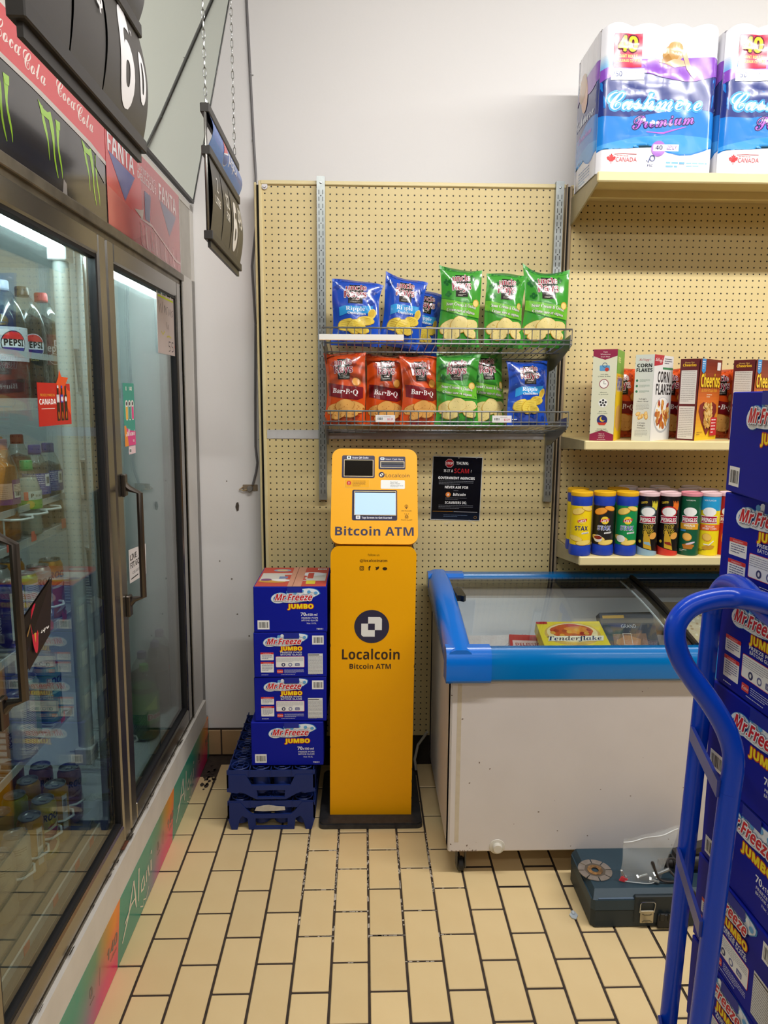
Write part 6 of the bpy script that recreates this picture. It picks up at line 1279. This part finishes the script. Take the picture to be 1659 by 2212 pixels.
# ---- toilet paper multipacks
def tp_side(A, w, h, front):
    A.rect(0, 0, w, h, '#e9e9ef')
    for k in range(9): t = k/8; A.rect(0, h*(.695+.012*k), w, h*.0125, '#%02x%02x%02x' % (int(110+120*t), int(175+58*t), int(232+6*t)))
    wav = lambda z, a, b: [(w*q/10, h*(z+a*math.sin(q*.63)+b*q/10)) for q in range(11)]
    A.poly([(0, h*.145)]+wav(.145, .055, .04)[1:]+[(w, h*.70), (0, h*.66)], '#1a7fd8'); A.poly([(0, h*.39)]+wav(.39, -.02, .03)[1:]+[(w, h*.70), (0, h*.70)], '#23347f')
    A.poly([(0, h*.62)]+wav(.62, .04, .05)[1:]+[(w, h*.79), (w*.6, h*.77), (w*.3, h*.76), (0, h*.70)], '#8d4fc0')
    A.poly([(0, h*.155)]+wav(.155, .055, .04)[1:]+[(w, h*.24), (w*.7, h*.26), (w*.3, h*.24), (0, h*.185)], '#3f9be6')
    for k in (1, 2, 3): A.rect(w*k/4-.0008, h*.80, .0016, h*.2, '#c9c9d4'); A.rect(w*k/4-.0008, 0, .0016, h*.13, '#d2d2da')
    if not front:
        A.ell(w*.45, h*.66, .04, .07, '#d9a27a', 14, .3); A.ell(w*.35, h*.72, .05, .05, '#b98a4a', 14); A.text(script('Cashmere'), w*.45, h*.44, .045, '#dfeaf8', w=w*.85, bold=.02); A.text(script('Premium'), w*.5, h*.33, .032, '#c98ae0', w=w*.6); A.bars(w*.25, h*.10, w*.5, 5, .004, .010, '#6a86b8', 2); return
    A.rect(w*.09, h*.705, w*.235, h*.225, '#c21a48'); A.text('40', w*.205, h*.815, .047, '#f8e23a', w=w*.165, bold=.05, out=('#5a1030', .07)); A.text('GIANT ROLLS', w*.205, h*.772, .0095, '#f3e06a', w=w*.165, bold=.02); A.text('ROULEAUX G\u00c9ANTS', w*.205, h*.742, .0088, '#f3e06a', w=w*.21, bold=.02)
    A.rect(w*.075, h*.622, w*.275, h*.075, '#eef0f4'); A.text('250', w*.125, h*.645, .017, '#26346e', w=w*.085, bold=.03); A.text('SHEETS / ROLL', w*.255, h*.665, .006, '#4a5688', w=w*.15); A.text('FEUILLES / ROULEAU', w*.262, h*.645, .006, '#4a5688', w=w*.16)
    # reclining figure of the wrapper picture
    A.ell(w*.62, h*.80, w*.055, h*.062, '#d9a882', 16, -.4); A.ell(w*.575, h*.80, w*.075, h*.055, '#b98d4e', 18, .5); A.ell(w*.61, h*.845, w*.06, h*.035, '#c79a58', 16, -.2); A.poly([(w*.47, h*.745), (w*.55, h*.80), (w*.58, h*.76), (w*.52, h*.735)], '#a87a3e')
    A.poly([(w*.52, h*.735), (w*.60, h*.765), (w*.68, h*.755), (w*.70, h*.72), (w*.60, h*.705)], '#dcae8a'); A.poly([(w*.665, h*.80), (w*.70, h*.82), (w*.735, h*.74), (w*.80, h*.655), (w*.78, h*.635), (w*.71, h*.70)], '#dbab86')
    A.text(script('Cashmere'), w*.46, h*.425, .064, '#f1f6fc', w=w*.80, bold=.025, out=('#3aa0ea', .075)); A.text(script('Premium'), w*.545, h*.315, .046, '#b56ad6', w=w*.53, bold=.012, rot=.10, out=('#2a1c5a', .05)); A.stroke([(w*.40, h*.275), (w*.55, h*.27), (w*.74, h*.315)], [.002, .006, .002], '#b56ad6')
    A.ell(w*.515, h*.165, w*.062, w*.062, '#b57fd6', 20); A.rect(w*.47, h*.148, w*.22, h*.045, '#f1eef6'); A.text('40', w*.52, h*.158, .014, '#2e2f66', w=w*.06, bold=.03); A.text('2PLY', w*.63, h*.165, .010, '#8d4fb0', w=w*.09); A.bars(w*.585, h*.157, w*.11, 1, .003, .004, '#8d7fb0', 2)
    P = [(0, 1), (.18, .62), (.42, .72), (.36, .3), (.62, .45), (.95, .25), (.78, .02), (.88, -.1), (.35, -.42), (.4, -.58), (.05, -.5), (.05, -1)]; P = P+[(-a, b_) for a, b_ in P[::-1]]
    A.poly([(w*.115+a*.017, h*.095+b_*.017) for a, b_ in P], '#d52a30'); A.text('CANADA', w*.245, h*.075, .014, '#d0383c', w=w*.18); A.bars(w*.16, h*.112, w*.17, 1, .003, .004, '#d88a88', 3); A.stroke([(w*.14, h*.125), (w*.24, h*.13), (w*.33, h*.125)], .0015, '#d0383c')
    A.stroke([(w*.42, h*.085), (w*.435, h*.07), (w*.455, h*.115)], .003, '#3f4f8a'); A.ring(w*.47, h*.10, .010, .0025, '#3f4f8a'); A.text('FSC', w*.455, h*.042, .008, '#3f4f8a', w=w*.05); A.bars(w*.59, h*.065, w*.17, 2, .006, .012, '#7fb9ea', 3); A.bars(w*.77, h*.065, w*.18, 2, .004, .009, '#9ac6ee', 5)
def tp_pack(label, x, y, yaw):
    w, d, h = .405, .26, .475
    t = thing('toilet_paper_pack', label, 'toilet paper', (x, y, 2.3865), yaw, 'toilet paper packs on the top shelf')
    def fr_(u, v, o, s='f'):
        top = .012*abs(math.sin(math.pi*4*u/w))*max(0, (v/h-.8)/.2)+.006*abs(math.sin(math.pi*4*u/w)); bul = .012*math.sin(math.pi*v/h)*math.sin(math.pi*u/w)
        wr = .0007*math.sin(70*u+38*v)*math.sin(25*v+11*u)+.0008*math.sin(150*v+21*u)*math.sin(9*u)**2
        e = max(0, abs(u/w-.5)-.44)/.06
        return (u, -bul-top*.6-wr+.018*e*e-o, v-max(0, v-h*.93)*.25*(1-abs(math.sin(math.pi*4*u/w)))-.012*e*e*max(0, v/h-.6))
    g = G().surf(lambda u, v: fr_(u*w, v*h, 0), 40, 30)
    def sd(u, v, o):
        e = max(0, abs(u/d-.5)-.42)/.08; return (-o-.008*math.sin(math.pi*v/h)*math.sin(math.pi*u/d)+.012*e*e, .018+u, v-max(0, v-h*.93)*.2)
    g.surf(lambda u, v: sd(u*d, v*h, 0), 14, 20).surf(lambda u, v: (w-.004, .018+u*d, v*h*.985), 2, 2).surf(lambda u, v: (u*w, .018+v*d, h*.985-.002), 8, 4).surf(lambda u, v: (u*w, .018+d, v*h*.985), 2, 2).surf(lambda u, v: (u*w, .018+v*d, .001), 2, 2)
    g.build('wrapper', M('wrap_white', '#e4e4ea', .2, spec=.5, coat=.2), t, fix=False)
    g = G()
    for i in range(4):
        for j in range(2): g.lathe([(0, h-.03), (.046, h-.03), (.050, h-.012), (.046, h+.001), (.018, h+.002), (0, h)], (.0506+i*.1012, .085+j*.105, -.004), 18)
    g.build('rolls', M('roll_white', '#ecebef', .6), t)['kind'] = 'stuff'
    A = Art(); A.EPS = .0003; tp_side(A, w, h, True); A.build('front_print', t, lambda u, v, o: fr_(u, v, o+.0006), M('print_wrap', rough=.2, spec=.5, attr=True, coat=.15), step=(w/40, h/30))
    A = Art(); tp_side(A, d, h, False); A.build('side_print', t, lambda u, v, o: sd(d-u, v, o+.0006), PR_FILM, step=(d/14, h/20))
tp_pack('forty roll toilet paper pack at the left end of the top shelf', 1.197, -.335, .0)
tp_pack('second toilet paper pack cut off by the edge of the view', 1.622, -.345, .0)
# ================================================================ hand truck and its carton stack
m_truck = M('truck_blue', '#0340c4', .26, spec=.3, coat=.12, nz=(9, .2, '#0335a8'))
ht = thing('hand_truck', 'blue tubular hand truck with looped handle standing against the carton stack', 'hand truck', (.95, -1.86, 0))
def tp(P): return [(x-.95, y+1.86, z) for x, y, z in P]
def bez(P, n=6):
    """smooth path through control points (Catmull-Rom)"""
    P = [Vector(p) for p in P]; o = []
    for i in range(len(P)-1):
        a, b, c, d = P[max(i-1, 0)], P[i], P[i+1], P[min(i+2, len(P)-1)]
        for k in range(n): t = k/n; o.append(.5*((2*b)+(c-a)*t+(2*a-5*b+4*c-d)*t*t+(3*b-a-3*c+d)*t**3))
    return o+[P[-1]]
TR = .0165
G().tube(tp([(.917, -1.958, .05), (.942, -1.958, .586), (.959, -1.958, 1.0)]), TR, 14).build('near_post', m_truck, ht)
G().tube(tp(bez([(.976, -1.757, .05), (.988, -1.757, .454), (1.008, -1.757, 1.17), (1.0095, -1.758, 1.235), (1.011, -1.772, 1.272), (1.012, -1.80, 1.295), (1.008, -1.86, 1.302), (.995, -1.95, 1.290), (.99, -2.05, 1.285)])), TR, 14).build('far_post', m_truck, ht)
G().tube(tp(bez([(.959, -1.958, 1.0), (.961, -1.957, 1.055), (.951, -1.951, 1.095), (.929, -1.944, 1.135), (.902, -1.937, 1.172), (.880, -1.931, 1.205), (.869, -1.927, 1.238), (.873, -1.922, 1.266), (.896, -1.919, 1.290), (.934, -1.92, 1.302), (.966, -1.935, 1.306), (.985, -1.985, 1.31), (.99, -2.06, 1.315)])), TR, 14).build('handle_loop', m_truck, ht)
m_strap = M('strap_blue', '#2b3a8c', .35, spec=.5)
for z in (1.005, .76, .40, .15):
    k = (z-.586)/.469
    a, b = (.942+.019*k-.0175, -1.958, z), (.988+.028*(z-.454)/.787-.0175, -1.757, z-.004)
    V = []
    for p in (a, b):
        for dx in (0, .006):
            for dz in (-.014, .014): V.append((p[0]-.95+dx-.004, p[1]+1.86, p[2]+dz))
    o = G().add(V, [(0, 1, 3, 2), (4, 6, 7, 5), (0, 4, 5, 1), (2, 3, 7, 6), (1, 5, 7, 3), (0, 2, 6, 4)]).build('cross_strap', m_strap, ht)
G().box(-.02, .30, -.20, .20, .008, .016).build('toe_plate', m_truck, ht)
for y in (-.145, .15): 
    w = G().lathe([(.03, -.025), (.10, -.024), (.112, -.016), (.112, .016), (.10, .024), (.03, .025)], (-.115, y, .113), 22, axis='y').build('wheel', M('tyre_black', '#1b1a1a', .7), ht)
    G().lathe([(.0, -.027), (.055, -.026), (.06, -.02), (.06, .02), (.055, .026), (0, .027)], (-.115, y, .113), 16, axis='y').build('hub', m_truck, w)
G().tube([(-.115, -.17, .113), (-.115, .17, .113)], .009, 8).build('axle', m_steel, ht)
for y in (-.1, .1): G().box(-.12, .0, y-.003, y+.003, .10, .20).build('wheel_bracket', m_truck, ht)
GT = 'freeze pop cartons on the hand truck'
LBL = ('freeze pop carton at the very top of the hand truck stack', 'freeze pop carton second from the top on the hand truck', 'freeze pop carton third from the top behind the looped handle', 'freeze pop carton fourth from the top on the hand truck', 'freeze pop carton fifth from the top behind the upper strap',
       'freeze pop carton sixth from the top, behind the lower strap', 'freeze pop carton seventh from the top on the hand truck', 'freeze pop carton second from the bottom of the hand truck', 'freeze pop carton at the bottom on the hand truck plate')
HC = .1765
for i, (kd, rz, dx, dy) in enumerate((('f', -96, .0, .008), ('i', -83.5, -.004, 0), ('i', -88, .004, -.003), ('f', -86.5, 0, 0), ('f', -87.5, .004, 0), ('i', -88, .002, .003), ('i', -87, 0, 0), ('f', -88, .003, 0), ('f', -88, 0, 0))):
    carton(LBL[i], (1.036+dx, -1.726+dy, 1.622-(i+1)*HC+.0168*(0 if i < 8 else 0)), math.radians(rz), kd, .273, HC-.0004, .30, GT, side=False)
# ================================================================ tool case on the floor
m_case = M('case_teal', '#203845', .5, nz=(14, .25, '#182c38'), bump=(160, .1))
m_case2 = M('case_dark', '#16262e', .5)
tcx = thing('tool_case', 'dark teal plastic power tool case lying on the floor before the freezer', 'tool case', (1.085, -1.012, 0))
W_, D_, H_ = .42, .235, .115
G().prism([(.012, 0), (W_-.012, 0), (W_, .012), (W_, D_-.012), (W_-.012, D_), (.012, D_), (0, D_-.012), (0, .012)], 'z', .004, .058).build('lower_shell', m_case2, tcx)
g = G().prism([(.010, -.001), (W_-.010, -.001), (W_+.001, .010), (W_+.001, D_-.010), (W_-.010, D_+.001), (.010, D_+.001), (-.001, D_-.010), (-.001, .010)], 'z', .060, .094)
g.add([(.003, .002, .094), (W_-.003, .002, .094), (W_-.003, D_-.002, .094), (.003, D_-.002, .094), (.014, .026, H_), (W_-.014, .026, H_), (W_-.014, D_-.010, H_), (.014, D_-.010, H_)], [(0, 1, 5, 4), (1, 2, 6, 5), (2, 3, 7, 6), (3, 0, 4, 7), (4, 5, 6, 7)])
g.build('lid', m_case, tcx)
G().box(.02, .165, .0015, .022, .095, .0975).build('label_band', M('band_grey', '#5c6f86', .4), tcx).rotation_euler.x = .0
G().box(.13, .27, -.004, .01, .016, .108, bev=.003).build('latch_recess', M('recess_dark', '#142229', .5), tcx)
lt = G().box(.148, .190, -.0085, -.003, .020, .062, bev=.0015).build('latch', M('latch_steel', '#b0a894', .3, .85), tcx)
G().tube([(.147, -.006, .055), (.146, -.010, .085), (.150, -.010, .092), (.188, -.010, .092), (.192, -.010, .085), (.191, -.006, .055)], .0018, 6).build('bail_wire', m_steel, lt)
g = G().prism([(.153, .050), (.160, .046), (.178, .046), (.185, .050), (.183, .053), (.177, .049), (.161, .049), (.155, .053)], 'y', -.0095, -.0085).prism([(.153, .026), (.160, .030), (.178, .030), (.185, .026), (.183, .023), (.177, .027), (.161, .027), (.155, .023)], 'y', -.0095, -.0085); g.build('latch_ridge', M('latch_shade', '#7d7665', .4, .8), lt)
G().box(.202, .30, -.012, .0, .004, .05, bev=.003).box(.207, .222, -.016, -.010, .03, .056, bev=.002).box(.232, .24, -.016, -.010, .03, .056, bev=.002).build('carry_handle', M('handle_black', '#121417', .5), tcx)
gd = thing('grinding_disc', 'worn diamond cutting disc lying on the tool case lid', 'disc', (1.127, -.902, H_+.0003))
g = G()
for k in range(8):
    a0, a1 = 2*math.pi*k/8+.04, 2*math.pi*(k+1)/8-.04
    g.prism([(.034*math.cos(a0), .034*math.sin(a0))]+[(.053*math.cos(a0+(a1-a0)*q/5), .053*math.sin(a0+(a1-a0)*q/5)) for q in range(6)]+[(.034*math.cos(a1), .034*math.sin(a1))], 'z', .0006, .0028)
g.build('rim_segments', M('disc_rim', '#9a9088', .4, .6, nz=(60, .3, '#6e655c')), gd)['kind'] = 'stuff'
G().lathe([(.011, .0002), (.036, .0002), (.036, .0022), (.011, .0022)], n=32).build('core', M('disc_core', '#6f665c', .4, .7), gd)
G().lathe([(.0115, .0022), (.024, .0022), (.024, .0034), (.0115, .0034)], n=28).build('hub_ring', M('disc_copper', '#a87a45', .5, .4, nz=(70, .8, '#4a3a2a')), gd)
# zip bag with bolts
m_zip = M('zip_film', '#dde2e4', .12, spec=.7, alpha=.20)
zb = thing('zip_bag', 'clear zip bag of bolts standing on the tool case', 'plastic bag', (1.275, -.955, H_+.0005))
def zf(u, v, s):
    x = (-.085+.125*u)*(1-v)+(-.075+.175*u)*v; z = .004+v*(.128+.045*u); th = .020*math.sin(math.pi*u)*(1-v)**.8+.004*math.sin(11*u+7*v)*(.4+v*.6)
    return (x, s*th+.015*v+.003*math.sin(5*u+9*v), z)
g = G().surf(lambda u, v: zf(u, v, -1), 16, 16).surf(lambda u, v: zf(u, v, 1), 16, 16); g.build('film', m_zip, zb, fix=False)
G().tube([(lambda q: (q[0], q[1]-.001, q[2]))(zf(k/14, .93, -1)) for k in range(15)], .0016, 5).build('zip_strip', M('zip_white', '#eef0f0', .3, alpha=.8), zb)
G().tube([(lambda q: (q[0], q[1]-.001, q[2]))(zf(k/14, 0.01, -1)) for k in range(15)], .0012, 5).build('seam', M('zip_seam', '#e6eaea', .3, alpha=.5), zb)
m_zinc = M('zinc', '#c3c7c9', .25, .9)
def bolt(label, loc, rot, L, r):
    t = thing('bolt', label, 'bolt', loc); t.rotation_euler = rot
    G().lathe([(0, 0), (r*1.8, 0), (r*1.8, r*1.2), (0, r*1.2)], n=6, sm=False).build('head', m_zinc, t)
    P = []
    for k in range(int(L/.0022)): P += [(r*.86, r*1.2+k*.0022), (r, r*1.2+k*.0022+.0011)]
    G().lathe([(0, r*1.2)]+P+[(0, r*1.2+L)], n=12).build('thread', m_zinc, t)
BOLT = 'bolts in the zip bag'
bolt('thick steel bolt tipped up inside the zip bag', (1.295, -.957, H_+.020), (0, 1.15, .0), .045, .0065)
bolt('thinner steel bolt lying low inside the zip bag', (1.240, -.955, H_+.012), (0, 1.45, .2), .035, .005)
bolt('short steel bolt at the right bottom of the zip bag', (1.278, -.962, H_+.010), (0, 1.6, -.4), .025, .0055)
bolt('short dark lit bolt leaning in the left of the zip bag', (1.205, -.955, H_+.012), (0, -.5, .2), .030, .004)
o = G().prism([(-.014, -.002), (.004, -.008), (.014, .002), (-.006, .012)], 'y', -.002, .002).build('red_plug', M('plug_red', '#d63b46', .4)); o.location = (1.198, -.96, H_+.0095); tag(o, 'small red plastic piece at the bottom left of the zip bag', 'plug')
# power tool and cord
pt = thing('power_tool', 'black power tool with ribbed cord sleeve lying on the right of the tool case', 'power tool', (1.40, -.90, H_+.0005))
G().lathe([(0, -.03), (.022, -.028), (.025, .0), (.027, .05), (.024, .09), (0, .092)], (0, 0, .028), 16, axis='x').build('motor_body', M('tool_black', '#1d1b1b', .45, bump=(90, .2)), pt)
G().prism([(-.02, .045), (.10, .085), (.10, .10), (-.02, .062)], 'y', -.016, .016).build('grip', M('tool_grip', '#2f2a29', .6), pt)
G().lathe([(.011, -.07), (.013, -.068), (.011, -.062), (.0135, -.058), (.0115, -.052), (.014, -.047), (.012, -.042), (.015, -.036), (.016, -.026)], (0, -.004, .026), 12, axis='x').build('cord_sleeve', M('tool_rubber', '#262222', .6), pt)
pc = G().tube([(p[0]-1.40, p[1]+.90, p[2]-H_) for p in bez([(1.335, -.905, .142), (1.325, -.93, .138), (1.30, -.95, .150), (1.285, -.958, .175), (1.287, -.962, .182), (1.295, -.965, .155), (1.31, -.968, .128), (1.345, -.97, .1215), (1.385, -.96, .122), (1.41, -.945, .13), (1.39, -.93, .16), (1.355, -.925, .17), (1.345, -.94, .15), (1.365, -.965, .128), (1.385, -.985, .122), (1.405, -1.008, .108), (1.42, -1.022, .06), (1.45, -1.03, .03)], 5)], .0038, 7)
pc.build('power_cord', M('tool_cord', '#2b2524', .55), pt)
